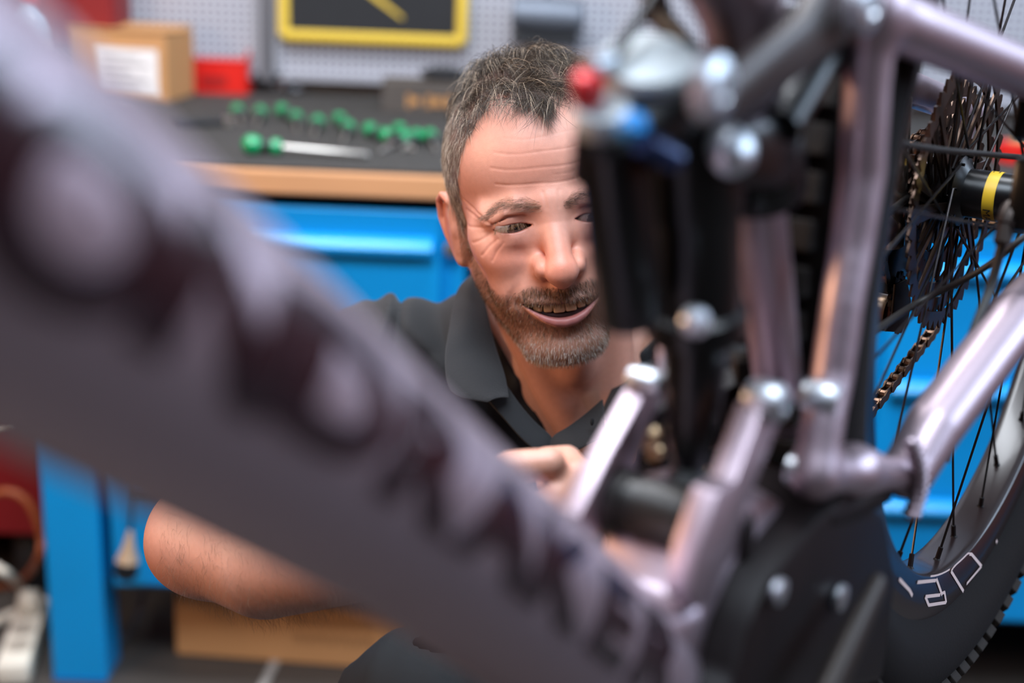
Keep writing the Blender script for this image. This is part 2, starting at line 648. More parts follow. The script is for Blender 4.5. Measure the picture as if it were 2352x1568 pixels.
# red cupboards
m_red = mat('red_enamel', srgb(122, 14, 20), .5)
c1 = on_y(279, 60, 2.66)
r = empty('wall_cupboard', (c1[0] - .4, 2.7, c1[2]))
tag(r, 'dark red steel cupboard on the wall behind the cardboard box', 'cupboard')
z_ = on_y(200, 130, 2.6)[2]
MB().box((c1[0] - .4, 2.68, z_ + .4), (.8, .1, .8)).build('cupboard_body', m_red, r, smooth=False, bevel=.004)
for k in (0, 1):
    d = MB().box((c1[0] - .2 - .4 * k, 2.622, z_ + .4), (.392, .016, .78)).build('door', m_red, r, smooth=False, bevel=.003)
    MB().box((c1[0] - .37 - .06 * k, 2.606, z_ + .4), (.012, .02, .10)).build('door_handle', m_rail, d, smooth=False, bevel=.003)
r = empty('red_cabinet', (-1.12, 2.4, 0))
tag(r, 'dark red cabinet standing on the floor left of the blue bench leg', 'cabinet')
MB().box((-1.12, 2.51, .47), (.66, .5, .70)).build('cabinet_body', m_red, r, smooth=False, bevel=.004)
for k in (0, 1):
    d = MB().box((-1.12 + (.165 if k else -.165), 2.252, .47), (.322, .016, .68)).build('door', m_red, r, smooth=False, bevel=.003)
    MB().box((-1.12 + (.03 if k else -.03), 2.236, .5), (.012, .02, .09)).build('door_handle', m_rail, d, smooth=False, bevel=.003)
for sx_ in (-.28, .28):
    for yy in (2.31, 2.70):
        MB().lathe((-1.12 + sx_, yy, 0), (0, 0, 1), [(0, .03), (.01, .032), (.10, .032), (.12, .02)], 16).build('caster', mat('black_rubber', (.012, .012, .013, 1), .7), r)

# ---------------- things on the bench
m_card = mat('cardboard', srgb(190, 138, 88), .85, noise=(12, .07, (1, 1, 4)))
m_paper = mat('paper_white', srgb(226, 222, 218), .8)
m_ink = mat('grey_ink', srgb(140, 138, 140), .8)


def rot2(a):
    return [(cos(a), sin(a), 0), (-sin(a), cos(a), 0), (0, 0, 1)]


pb = on_z(384, 236, BZ)
A_ = RAD(-8)
ax3 = rot2(A_)
X3, Y3 = np.array(ax3[0]), np.array(ax3[1])
W_, D_, H_ = .185, .135, .118
bc = pb - X3 * W_ / 2 + Y3 * D_ / 2 + np.array([0, 0, H_ / 2])
r = empty('cardboard_box', (bc[0], bc[1], BZ))
tag(r, 'tan cardboard box with a white label standing at the back of the bench', 'box')
MB().box(bc, (W_, D_, H_), ax3).build('carton', m_card, r, smooth=False, bevel=.001)
for s in (-1, 1):
    MB().box(bc + Y3 * s * D_ * .25 + np.array([0, 0, H_ / 2 + .004]), (W_ * 1.01, D_ * .49, .003), [X3, np.array(Y3) * cos(.06 * s) + np.array([0, 0, sin(.06 * s)]), np.cross(X3, Y3)]).build('flap', m_card, r, smooth=False)
lb = MB().box(bc - Y3 * (D_ / 2 + .0006) + X3 * .018 + np.array([0, 0, -.008]), (.118, .001, .082), ax3).build('paper_label', m_paper, r, smooth=False)
ink = MB()
for k, (w, dx) in enumerate(((.07, -.01), (.085, 0), (.05, -.02), (.08, 0), (.06, -.01))):
    ink.box(bc - Y3 * (D_ / 2 + .0014) + X3 * (.018 + dx) + np.array([0, 0, .022 - k * .014 - .004]), (w, .0006, .0035), ax3)
ink.build('printed_lines', m_ink, lb, smooth=False)

pw = at(222, 145, 2.62)
fo = MB()
fo.tube([pw + np.array([-.035, 0, .006]), pw + np.array([0, 0, -.002]), pw + np.array([.03, 0, -.01])], [.014, .018, .012], 10, flat=((0, 0, 1), .6))
fo.build('torn_paper', m_paper, r)
pk = on_z(262, 262, BZ) + np.array([0, 0, .012])
pg = empty('glint_bits', tuple(pk))  # made-up steel pieces standing in for glints before the box
tag(pg, 'small steel pieces added for glints on the bench in front of the cardboard box', 'glint pieces')
m_chrome = mat('chrome', (.62, .62, .64, 1), .14, metal=1.0)
for k in range(5):
    a = RAD(200 + 35 * k)
    d = np.array([cos(a), sin(a), -.12 + .10 * (k % 2)])
    d /= np.linalg.norm(d)
    kk = MB().box(pk + d * .022, (.004, .0015, .036), [np.cross(d, (0, 0, 1)), (0, 0, 1), d]).lathe(pk + d * .006, (0, 0, 1), [(-.001, .009), (.001, .009)], 12)
    kk.build('key', m_chrome, pg)
MB().tube([pk + .010 * np.array([cos(t), 0, sin(t)]) for t in np.linspace(0, 2 * pi, 16)], .0012, 6, closed=True).build('glint_ring', m_chrome, pg)

# red open-front bin
m_bin = mat('red_plastic', srgb(206, 24, 16), .4)
pr = on_z(492, 214, BZ)
r = empty('parts_bin', (pr[0], pr[1], BZ))
tag(r, 'bright red plastic parts bin beside the cardboard box', 'bin')
mbn = MB()
w, dd, hh = .118, .10, .078
o0 = pr + np.array([0, .05, 0])
mbn.box(o0 + np.array([0, 0, .002]), (w, dd, .004)).box(o0 + np.array([0, dd / 2, hh / 2]), (w, .003, hh))
for s in (-1, 1):
    mbn.prism([o0 + np.array([s * w / 2, -dd / 2, 0]), o0 + np.array([s * w / 2, dd / 2, 0]), o0 + np.array([s * w / 2, dd / 2, hh]), o0 + np.array([s * w / 2, -dd * .2, hh]), o0 + np.array([s * w / 2, -dd / 2, hh * .8])], (.003, 0, 0))
mbn.box(o0 + np.array([0, -dd / 2, hh * .4]), (w, .003, hh * .8))
mbn.build('bin_body', m_bin, r, smooth=False)
MB().tube([o0 + np.array([-w / 2, -dd / 2, hh * .8]), o0 + np.array([w / 2, -dd / 2, hh * .8])], .0035, 8).build('rim', m_bin, r)
MB().box(o0 + np.array([0, -dd / 2 - .002, hh * .3]), (.05, .002, .018)).build('label_slot', mat('bin_shade', srgb(150, 14, 12), .5), r, smooth=False)

# bottle with a red cap at the top left
pbt = on_z(70, 232, BZ)
r = empty('spray_bottle', (pbt[0], pbt[1], BZ))
tag(r, 'clear bottle with a red cap at the upper left, left of the red cupboard', 'bottle')
MB().lathe(pbt, (0, 0, 1), [(0, .03), (.004, .034), (.12, .034), (.14, .028), (.155, .014), (.165, .013)], 28).build('bottle_body', mat('pale_plastic', srgb(190, 205, 220), .15, coat=.5), r)
MB().lathe(pbt + np.array([0, 0, .163]), (0, 0, 1), [(0, .017), (.002, .018), (.028, .018), (.032, .014)], 24).build('cap', m_bin, r)
MB().lathe(pbt + np.array([0, 0, .05]), (0, 0, 1), [(0, .0345), (.05, .0345)], 28).build('wrap_label', m_paper, r)

# black tool apron with yellow binding on the panel
m_blackc = mat('black_canvas', srgb(30, 30, 32), .85, noise=(14, .2), bump=(300, .4, .001))
m_yel = mat('yellow_binding', srgb(214, 180, 62), .8, bump=(400, .4, .001))
Yb = YP - .012
c = {k: on_y(*k, Yb) for k in ((652, 78), (1060, 98))}
x0, x1 = c[(652, 78)][0], c[(1060, 98)][0]
zb = (c[(652, 78)][2] + c[(1060, 98)][2]) / 2
r = empty('tool_banner', ((x0 + x1) / 2, Yb, zb))
tag(r, 'black cloth banner with yellow border and stripe hanging on the perforated panel', 'banner')
MB().box(((x0 + x1) / 2, Yb, zb + .22), (x1 - x0, .006, .44)).build('cloth', m_blackc, r, smooth=False)
for a, b_, nm in (((x0, zb), (x1, zb), 'bottom'), ((x0, zb), (x0, zb + .44), 'l'), ((x1, zb), (x1, zb + .44), 'r'), ((x0, zb + .44), (x1, zb + .44), 't')):
    q = MB()
    q.tube([(a[0], Yb - .002, a[1]), ((a[0] + b_[0]) / 2, Yb - .003, (a[1] + b_[1]) / 2), (b_[0], Yb - .002, b_[1])], .011, 10, flat=((0, 1, 0), .5))
    q.build('yellow_border', m_yel, r)
s0, s1 = on_y(800, -40, Yb), on_y(925, 42, Yb)
MB().tube([s0, (s0 + s1) / 2 + np.array([0, 0, .006]), s1], [.008, .012, .011], 8, flat=((0, 1, 0), .3)).build('yellow_stripe', m_yel, r)

# grey machine hanging on the panel above the man's hair
q0, q1 = on_y(1175, 30, YP - .05), on_y(1335, 40, YP - .05)
r = empty('hanging_clamp', tuple((q0 + q1) / 2))
tag(r, 'rounded grey metal tool hanging on the panel above the man\'s hair', 'tool')
MB().lathe(q0, q1 - q0, [(0, .02), (.004, .030), (.06, .034), (.125, .032), (.135, .02)], 24).build('housing', mat('brushed_metal', srgb(104, 110, 120), .5, metal=.5), r)
MB().box((q0 + q1) / 2 + np.array([0, 0, -.042]), (.12, .03, .022)).build('jaw', mat('steel_and_gap_shade', (0, 0, 0, 1)), r, smooth=False, bevel=.004)
MB().tube([(q0 + q1) / 2, (q0 + q1) / 2 + np.array([0, .02, .09])], .006, 8).build('hanger', m_rail, r)

# dark carton with tan print and a black cap on it, left of the man's hair
p = on_z(950, 262, BZ)
r = empty('dark_carton', tuple(p))
tag(r, 'dark brown block with tan lettering on the bench left of the man\'s hair', 'box')
MB().box(p + np.array([.02, .06, .027]), (.16, .10, .054), rot2(.05)).build('carton', mat('dark_board', srgb(74, 66, 60), .8, noise=(20, .2)), r, smooth=False, bevel=.002)
pr_ = MB()
for k, (dx, w, h) in enumerate(((-.045, .014, .018), (-.030, .006, .024), (-.018, .016, .012), (.006, .008, .022), (.022, .016, .016), (.042, .010, .022), (.058, .014, .014))):
    pr_.box(p + np.array([.02 + dx, .0088, .022]), (w, .001, h), rot2(.05))
pr_.build('tan_print', mat('tan_ink', srgb(172, 122, 70), .8), r, smooth=False)
o = MB().sphere(p + np.array([.05, .06, .0665]), .03, 10, sc=(1.5, .9, .42)).tube([p + np.array([.02, .05, .06]), p + np.array([.085, .05, .06])], .006, 8).build('tool_pouch', m_blackc)
tag(o, 'small black pouch lying on the dark brown block', 'pouch')
o = empty('silver_knob', tuple(on_z(655, 212, BZ)))
k0 = on_z(655, 212, BZ)
MB().lathe(k0, (0, 0, 1), [(0, .016), (.006, .018), (.010, .008), (.02, .008), (.024, .014), (.034, .013), (.037, .006)], 20).build('knob_body', m_chrome, o)
MB().tube([k0 + np.array([-.03, 0, .006]), k0 + np.array([.03, 0, .006])], .004, 8).build('cross_bar', m_chrome, o)
tag(o, 'small silver clamp knob at the back of the bench beside the upright rail', 'clamp')

# green ball-handled drivers lying on the mat
m_green = mat('green_handle', srgb(0, 140, 84), .22, coat=.6)
m_blk = mat('black_plastic', (.010, .010, .011, 1), .4)
m_steel = mat('tool_steel', srgb(186, 180, 172), .3, metal=.9)
P0 = np.zeros(3)


def driver(L=.085, r_=.0115):
    rt = empty('green_screwdriver', (0, 0, 0))
    MB().lathe((0, 0, 0), (1, 0, 0), [(-.014, .004), (-.012, .008), (-.005, r_), (.004, r_ * 1.02), (.011, r_ * .85), (.015, r_ * .6)], 20).build('handle', m_green, rt)
    MB().lathe((0, 0, 0), (1, 0, 0), [(.014, r_ * .62), (.018, r_ * .8), (.030, r_ * .8), (.034, .004)], 18).build('collar', m_blk, rt)
    MB().lathe((0, 0, 0), (1, 0, 0), [(-.0155, .001), (-.0145, .005), (-.013, .0055)], 14).build('end_cap', m_steel, rt)
    MB().lathe((0, 0, 0), (1, 0, 0), [(.033, .0028), (L, .0028), (L + .002, .0015)], 10).build('shaft', m_steel, rt)
    return rt


def copy_tree(o, parent=None):
    c_ = o.copy()
    COL.objects.link(c_)
    c_.parent = parent
    for ch in list(o.children):
        copy_tree(ch, c_)
    return c_


proto = driver()
where = ['topmost left of the row', 'second from the left in the row', 'third from the left', 'fourth from the left, shiny end cap', 'fifth from the left', 'sixth from the left',
         'seventh from the left, shiny end cap', 'just left of the long shaft\'s tip', 'above the gap near the man\'s hair', 'fourth from the right', 'third from the right, shiny cap', 'second from the right', 'rightmost, at the man\'s temple']
spots = [((545, 246), -75), ((598, 250), -84), ((648, 246), -60), ((680, 262), -80), ((730, 272), -86), ((780, 266), -70), ((800, 284), -88), ((850, 290), -62), ((886, 302), -55), ((918, 290), -75), ((930, 308), -110), ((956, 304), -100), ((988, 304), -80)]
for i, ((px, py), a) in enumerate(spots):
    o = proto if i == 0 else copy_tree(proto)
    w_ = on_z(px, py + 8, BZ + .012)
    o.location = w_
    o.rotation_euler = (0, RAD(6), RAD(a))
    tag(o, 'green-handled driver lying in the row on the mat, ' + where[i], 'screwdriver', 'green drivers in a row on the bench mat')
lg = empty('long_screwdriver')
MB().lathe((0, 0, 0), (1, 0, 0), [(-.014, .004), (-.012, .009), (-.005, .0145), (.004, .0145), (.011, .012), (.015, .009)], 20).build('handle', m_green, lg)
MB().lathe((0, 0, 0), (1, 0, 0), [(.013, .009), (.017, .010), (.024, .010), (.028, .006)], 18).build('collar', m_blk, lg)
MB().lathe((0, 0, 0), (1, 0, 0), [(.027, .007), (.030, .012), (.040, .012), (.046, .005)], 18).build('second_grip', m_green, lg)
a0, a1 = on_z(578, 332, BZ + .0145), on_z(842, 356, BZ + .006)
L_ = float(np.linalg.norm(a1 - a0))
MB().lathe((0, 0, 0), (1, 0, 0), [(.044, .0055), (L_, .0055), (L_ + .003, .003)], 12).build('shaft', m_steel, lg)
lg.location = a0
lg.rotation_euler = (0, atan2(a0[2] - a1[2], L_), atan2(a1[1] - a0[1], a1[0] - a0[0]))
tag(lg, 'green-handled driver with a long steel shaft lying in front of the row', 'screwdriver')
pl0, pl1 = on_z(400, 285, BZ + .008), on_z(525, 278, BZ + .008)
o = empty('black_ratchet', tuple(pl0))
MB().tube([pl0, pl0 * .5 + pl1 * .5, pl1], [.009, .006, .005], 10).build('grip', m_blk, o)
MB().lathe(pl1 + np.array([0, 0, -.006]), (0, 0, 1), [(0, .009), (.012, .009)], 14).build('head', m_steel, o)
tag(o, 'black-handled ratchet lying on the mat left of the green drivers', 'ratchet')
rr = on_z(2335, 372, BZ)
o = empty('red_tape_roll', tuple(rr))
MB().lathe(rr, (0, 0, 1), [(0, .030), (.002, .034), (.03, .034), (.032, .030)], 28).build('tape', m_bin, o)
MB().lathe(rr, (0, 0, 1), [(.0, .018), (.034, .018)], 20).build('core', m_card, o)
tag(o, 'red roll of tape on the bench behind the rear hub', 'tape')

# ---------------- under and beside the bench
f0, f1 = on_z(405, 1503, .001), on_z(770, 1530, .001)
u_ = unit(f1 - f0); u_[2] = 0
v_ = np.array([-u_[1], u_[0], 0])
Wb = .40
cb = f0 + u_ * Wb / 2 + v_ * .15 + np.array([0, 0, .066])
r = empty('floor_carton', (cb[0], cb[1], 0))
tag(r, 'long flat cardboard carton with faint print on the floor under the bench', 'box')
MB().box(cb, (Wb, .30, .13), [u_, v_, (0, 0, 1)]).build('carton', m_card, r, smooth=False, bevel=.002)
MB().box(cb + np.array([0, 0, .066]), (Wb, .05, .001), [u_, v_, (0, 0, 1)]).build('packing_tape', mat('tape_tan', srgb(176, 140, 100), .3), r, smooth=False)
ik = MB()
for row in range(2):
    for k in range(7):
        o_ = cb - v_ * .1508 + u_ * (.005 + .019 * k) + np.array([0, 0, .012 - .03 * row])
        ik.box(o_ - u_ * .004, (.003, .001, .018), [unit(u_ + np.array([0, 0, .2])), v_, (0, 0, 1)])
        ik.box(o_ + u_ * .003, (.003, .001, .018), [u_, v_, unit(np.array([u_[0] * (.4 if k % 2 else -.3), 0, 1]))])
ik.build('faint_print', mat('brown_ink', srgb(150, 106, 66), .85), r, smooth=False)
l0, l1 = on_z(640, 1500, .002), on_z(590, 1600, .002)
o = MB().prism([l0 + u_ * -.006, l0 + u_ * .008, l1 + u_ * .008, l1 + u_ * -.006], (0, 0, .001)).build('floor_tape', mat('grey_tape', srgb(150, 146, 140), .6), smooth=False)
tag(o, 'strip of light grey tape stuck on the floor before the carton', 'tape')

# tan air nozzle hanging behind the leg
n0 = on_y(300, 1215, 1.93)
n1 = on_y(290, 1310, 1.93)
r = empty('air_nozzle', tuple(n0))
tag(r, 'tan cone-shaped nozzle hanging in front of the blue cabinet beside the bench leg', 'nozzle')
MB().lathe(n0, n1 - n0, [(0, .003), (.03, .009), (.052, .017)], 20).build('cone', mat('tan_rubber', srgb(168, 140, 112), .6), r)
MB().lathe(n1 + (n1 - n0) * -.12, n1 - n0, [(0, .0175), (.012, .018), (.02, .012)], 20).build('ring', m_blk, r)
MB().tube(spline([n0, n0 + np.array([.004, .01, .05]), n0 + np.array([.0, .03, .14]), n0 + np.array([-.01, .03, .5])], 6), .003, 8).build('cord', m_blk, r)
hs = spline([on_y(330, 1330, 2.2), on_y(320, 1400, 2.1), on_z(290, 1460, .01), on_z(255, 1480, .01)], 8)
tag(MB().tube(hs, .004, 8).build('grey_cable', mat('grey_cable', srgb(96, 98, 104), .5)), 'thin grey cable curving to the floor right of the blue leg', 'cable')

# left: orange hose, white cables, power strip
m_white = mat('white_plastic', srgb(214, 206, 190), .45)
oh = spline([on_y(-60, 1180, 2.085), on_y(0, 1130, 2.085), on_y(60, 1150, 2.085), on_y(94, 1230, 2.085), on_y(84, 1290, 2.09), on_z(40, 1340, .01), on_z(-20, 1350, .01)], 8)
tag(MB().tube(oh, .0065, 10).build('orange_hose', mat('orange_rubber', srgb(150, 74, 34), .55)), 'orange-brown hose looping down in front of the dark red cabinet', 'hose')
for i, (pts_, lab) in enumerate((
        ([(-30, 1290), (20, 1320), (50, 1350), (64, 1372), (118, 1385)], 'white cable drooping onto the floor left of the blue leg'),
        ([(-30, 1440), (30, 1410), (80, 1400), (118, 1410)], 'thick white cable lying across the floor behind the power strip'))):
    pp = [on_z(x, y, .012 if i else .02) for x, y in pts_]
    if i == 0:
        pp = [on_y(-30, 1290, 2.07), on_y(20, 1320, 2.06)] + [on_z(x, y, .012) for x, y in pts_[2:]]
    tag(MB().tube(spline(pp, 8), .009 if i else .0075, 10).build('white_cable', m_white), lab, 'cable', 'white cables at the left')
wz = [on_y(-20, 985, 1.75), on_y(18, 972, 1.75), on_y(40, 962, 1.75)]
tag(MB().tube(spline([on_y(-120, 1040, 1.75)] + wz + [on_y(70, 900, 1.85), on_y(60, 800, 1.97)], 6), .004, 8).build('pale_strap', m_white), 'thin pale strap hanging at the left edge beside the bench', 'strap')
s0, s1 = on_z(80, 1425, .0), on_z(30, 1580, .0)
d_ = unit(s1 - s0)
sd_ = np.array([-d_[1], d_[0], 0])
cs_ = (s0 + s1) / 2 + np.array([0, 0, .022])
r = empty('power_strip', tuple(cs_ * [1, 1, 0]))
tag(r, 'cream power strip on the floor in the lower left corner', 'power strip')
MB().box(cs_, (float(np.linalg.norm(s1 - s0)), .052, .038), [d_, sd_, (0, 0, 1)], bevel=.006).build('strip_body', m_white, r)
for k in range(3):
    qc = cs_ + d_ * (-.06 + .055 * k) + np.array([0, 0, .0185])
    sk = MB().lathe(qc, (0, 0, 1), [(0, .019), (.0015, .019)], 20).build('socket', mat('socket_grey', srgb(170, 160, 146), .5), r)
    MB().lathe(qc + d_ * .006, (0, 0, 1), [(.001, .0025), (.002, .0025)], 8).lathe(qc - d_ * .006, (0, 0, 1), [(.001, .0025), (.002, .0025)], 8).build('pin_hole', m_blk, sk)
pg_ = MB().box(cs_ + d_ * -.07 + np.array([0, 0, .035]), (.034, .034, .032), [d_, sd_, (0, 0, 1)], bevel=.005).build('white_plug', m_white)
tag(pg_, 'white plug pushed into the far socket of the cream power strip', 'plug')
# ------------------------------------------------------------------ the mountain bike (held in a repair stand, front end towards the camera)
BA = RAD(33.5)
BD = np.array([sin(BA), cos(BA), 0])       # bike's forward -> rear
BN = np.array([cos(BA), -sin(BA), 0])      # bike's left side
HUB = at(2291, 452, 1.03)


def bp(px, py, w=0.0):
    return on_plane(px, py, BN, HUB + BN * w)


bike = empty('mountain_bike', tuple(HUB * [1, 1, 0]))
tag(bike, 'silver-lilac full-suspension mountain bike blurred across the foreground, rear wheel at the right', 'bicycle')

mpnt = mat('frame_paint', srgb(182, 163, 171), .45, metal=.92, coat=.1, noise=(700, .08))
m_black = mat('anodised_black', (.004, .004, .0045, 1), .3, spec=.4)
m_rubber = mat('tyre_rubber', srgb(17, 11, 10), .85, noise=(60, .2), bump=(400, .3, .001), spec=.2)
m_dark = mat('satin_black', (.007, .004, .004, 1), .5, spec=.18)
m_alu = mat('polished_alu', (.60, .63, .67, 1), .38, metal=.9)
m_white_cap = mat('silver_cap', srgb(196, 204, 206), .5, metal=.1)

# --- welded front frame as one skin
DT0, DT1 = bp(0, 452) * 1000, bp(1000, 1225) * 1000
dtu = unit(DT1 - DT0)
DT_HEAD = DT0 - dtu * 225
DT_END = DT0 + dtu * 470
BBc = bp(1815, 1640) * 1000
ST0, ST1 = bp(1824, 1200) * 1000, bp(1722, 300) * 1000
ST2 = ST1 + (ST1 - ST0) * .45
FR_UP = unit(np.cross(BN, dtu))
if FR_UP[2] < 0:
    FR_UP = -FR_UP
TT_R, TT_F = bp(1690, -75) * 1000, DT_HEAD + np.array([0, 0, 95])


def local2(P, o, u, v):
    q = P - o
    return q @ u, q @ v, q @ BN


def dt_low(t):
    return np.clip(51.0 - (t - 225.0) * .075, 36, 52)


def down_tube_d(P):
    q = P - DT_HEAD
    t = np.clip(q @ dtu, 0, np.linalg.norm(DT_END - DT_HEAD))
    a, b = q @ FR_UP, q @ BN
    ov = (q @ dtu) - t
    r = np.sqrt((a * 36.0 / np.where(a > 0, 38.5, dt_low(t))) ** 2 + b * b)
    return np.sqrt(r * r + ov * ov) - 36.0


def front_frame(P):
    C_, sm = SD.cap, SD.smin
    d = sm(C_(P, ST0, ST1, 12.5, 13.5), C_(P, ST1, ST2, 15, 16.5), 8)
    d = sm(d, C_(P, ST0, BBc, 20, 30), 14)
    d = sm(d, C_(P, BBc - BN * 40, BBc + BN * 38, 25), 10)
    d = sm(d, C_(P, TT_R, TT_F, 20, 24), 12)
    d = sm(d, C_(P, TT_R, ST2, 18, 17), 16)
    for s in (-1, 1):       # side walls of the shock cradle
        d = sm(d, C_(P, DT_END - dtu * 10 + BN * 20 * s, BBc + BN * 22 * s, 22, 22), 16)
    e = down_tube_d(P)
    return sm(d, e, 14)


def dt_only(P):
    return down_tube_d(P)


lo = np.minimum.reduce([DT_HEAD, BBc, ST2, TT_F, TT_R, DT_END]) - 62
hi = np.maximum.reduce([DT_HEAD, BBc, ST2, TT_F, TT_R, DT_END]) + 62
v, q = sdf_mesh(front_frame, lo, hi, 2.6)
mesh_obj('frame', np_mesh('frame', v / 1000, q), bike, mpnt)
hd = MB()
HT0, HT1 = (DT_HEAD - np.array([0, 0, 55])) / 1000, (DT_HEAD + np.array([0, 0, 125])) / 1000
hd.lathe(HT0, HT1 - HT0, [(0, .030), (.02, .029), (.09, .026), (.17, .029), (.18, .030)], 28)
hd.build('head_tube', mpnt, bike)

# raised dark letters on the down tube
def letters():
    cu = bpy.data.curves.new('frame_lettering', 'FONT')
    cu.size = 1.0
    cu.resolution_u = 4
    out = []
    for k, ch in enumerate('MONDRAKER'):
        cu.body = ch
        cu.offset = .045
        cu.extrude = 0.0
        tmp = bpy.data.objects.new('tmp', cu)
        COL.objects.link(tmp)
        bpy.context.view_layer.update()
        me = bpy.data.meshes.new_from_object(tmp.evaluated_get(bpy.context.evaluated_depsgraph_get()))
        bpy.data.objects.remove(tmp)
        bm = bmesh.new()
        bm.from_mesh(me)
        bmesh.ops.remove_doubles(bm, verts=bm.verts, dist=1e-4)
        for _ in range(2):
            bmesh.ops.subdivide_edges(bm, edges=[e for e in bm.edges if e.calc_length() > .12], cuts=1)
        bmesh.ops.triangulate(bm, faces=bm.faces)
        V = np.array([v.co[:] for v in bm.verts])
        F = [tuple(v.index for v in f.verts) for f in bm.faces]
        bedge = [(e.verts[0].index, e.verts[1].index) for e in bm.edges if len(e.link_faces) == 1]
        bm.free()
        bpy.data.meshes.remove(me)
        V[:, 0] -= (V[:, 0].min() + V[:, 0].max()) / 2
        V[:, 1] -= .36
        out.append((k, V, F, bedge))
    return out


O_S = (bp(190, 480, .03) * 1000 - DT_HEAD) @ dtu
m_letter = mat('letter_gloss', srgb(36, 19, 26), .25, coat=.4)
for k, V, F, be in letters():
    s_ = O_S - 4 + (k - 1) * 53.0
    u = s_ + V[:, 0] * 51 / .72
    phi = [-.08, .02, .12, .19, .21, .21, .21, .21, .21][k] + V[:, 1] * 32 / .72 / 38.0
    vs = []
    for lift in (-.5, 1.5):
        for uu, ph in zip(u, phi):
            p = DT_HEAD + dtu * uu + BN * cos(ph) * (36 + lift) + FR_UP * sin(ph) * ((38.5 if ph > 0 else float(dt_low(uu))) + lift)
            vs.append(p / 1000)
    n_ = len(V)
    fs = [tuple(i + n_ for i in f) for f in F] + [(a, b, b + n_, a + n_) for a, b in be]
    MB().add(vs, fs).build('letter', m_letter, bike, smooth=False)

# --- plates of the shock cradle and side bosses
def plate(name, pts, w, th, m, bevel=.0015, parent=None):
    P = [bp(x, y, w) for x, y in pts]
    return MB().prism(P, -BN * th).build(name, m, parent or bike, bevel=bevel, smooth=True, angle=35)


plate('cradle_plate', [(1484, 900), (1524, 912), (1494, 985), (1463, 1062), (1474, 1088), (1440, 1150), (1412, 1202), (1366, 1230), (1338, 1215), (1330, 1190), (1400, 1050)], -.028, .012, mpnt)
plate('cradle_plate', [(1752, 935), (1800, 940), (1770, 1030), (1720, 1150), (1680, 1270), (1640, 1385), (1600, 1400), (1585, 1370), (1606, 1262), (1650, 1130), (1690, 1105)], .034, .013, mpnt)
plate('gusset', [(1690, 1160), (1770, 1130), (1850, 1180), (1940, 1085), (1965, 1100), (1885, 1190), (1775, 1335), (1712, 1460), (1690, 1640), (1540, 1640), (1500, 1440), (1610, 1400), (1640, 1300)], .030, .058, mpnt, bevel=.008)
sl = bp(1716, 1240, .0315)
MB().sphere(sl, .006, 10, sc=(1.0, .5, 2.4), axes=[BD, BN, unit(np.array([0, .25, 1.0]))]).build('slot_shade_plug', m_dark, bike)  # black plug stands in for the shade inside the gusset's slot
for x, y, w, r in ((1778, 925, .036, .0095), (1905, 918, .046, .0085), (1500, 880, -.026, .0065), (1868, 1090, .046, .008)):
    c_ = bp(x, y, w)
    MB().lathe(c_ - BN * .012, BN, [(0, r * .9), (.004, r), (.014, r), (.017, r * .75), (.0175, r * .45), (.014, r * .4)], 22).build('pivot_bolt', m_alu, bike)

# --- rear triangle
def swing(P):
    C_, sm = SD.cap, SD.smin
    pt = lambda x, y, w: bp(x, y, w) * 1000
    d = None
    for s, W in ((1, 1.0), (-1, -1.0)):
        if s == 1:
            strut = [pt(2006, 10, .036), pt(1990, 200, .036), pt(1980, 400, .037), pt(1957, 560, .038), pt(1934, 700, .04), pt(1912, 860, .042), pt(1892, 960, .044), pt(1872, 1090, .046)]
            ss = [pt(2006, 25, .036), pt(2080, 58, .042), pt(2352, 167, .062), pt(2640, 300, .07)]
            cs = [pt(2084, 1085, .048), pt(2145, 980, .052), pt(2335, 727, .066), pt(2620, 420, .072)]
            rs = [12, 11, 11, 10.5, 10, 10, 10, 11]
        else:
            m_ = lambda p: p - BN * 2 * ((p - HUB * 1000) @ BN)
            strut, ss, cs = [m_(p) for p in strut], [m_(p) for p in ss], [m_(p) for p in cs]
        e = SD.poly(P, strut, rs)
        e = sm(e, SD.poly(P, ss, [15, 14.5, 14, 12]), 8)
        e = sm(e, SD.poly(P, cs, [15, 16.5, 17, 12]), 6)
        e = sm(e, C_(P, ss[-1], cs[-1], 9, 9), 10)
        e = sm(e, C_(P, cs[0], strut[-1], 9, 10), 8)
        d = e if d is None else np.minimum(d, e)
    br = C_(P, pt(1960, 1075, .045), pt(1960, 1075, -.045), 13)
    d = sm(d, br, 10)
    # keep the tyre's room free
    return d


pp = [bp(1990, 0, .1), bp(2660, 250, .1), bp(2660, 450, .1), bp(1850, 1130, .06), bp(1850, 1130, -.06), bp(2300, 1100, .0), bp(2100, 1000, -.09), bp(2660, 250, -.09), bp(2006, 10, -.06)]
lo, hi = np.min(pp, 0) * 1000 - 40, np.max(pp, 0) * 1000 + 40
v, q = sdf_mesh(swing, lo, hi, 2.8)
mesh_obj('swingarm', np_mesh('swingarm', v / 1000, q), bike, mpnt)
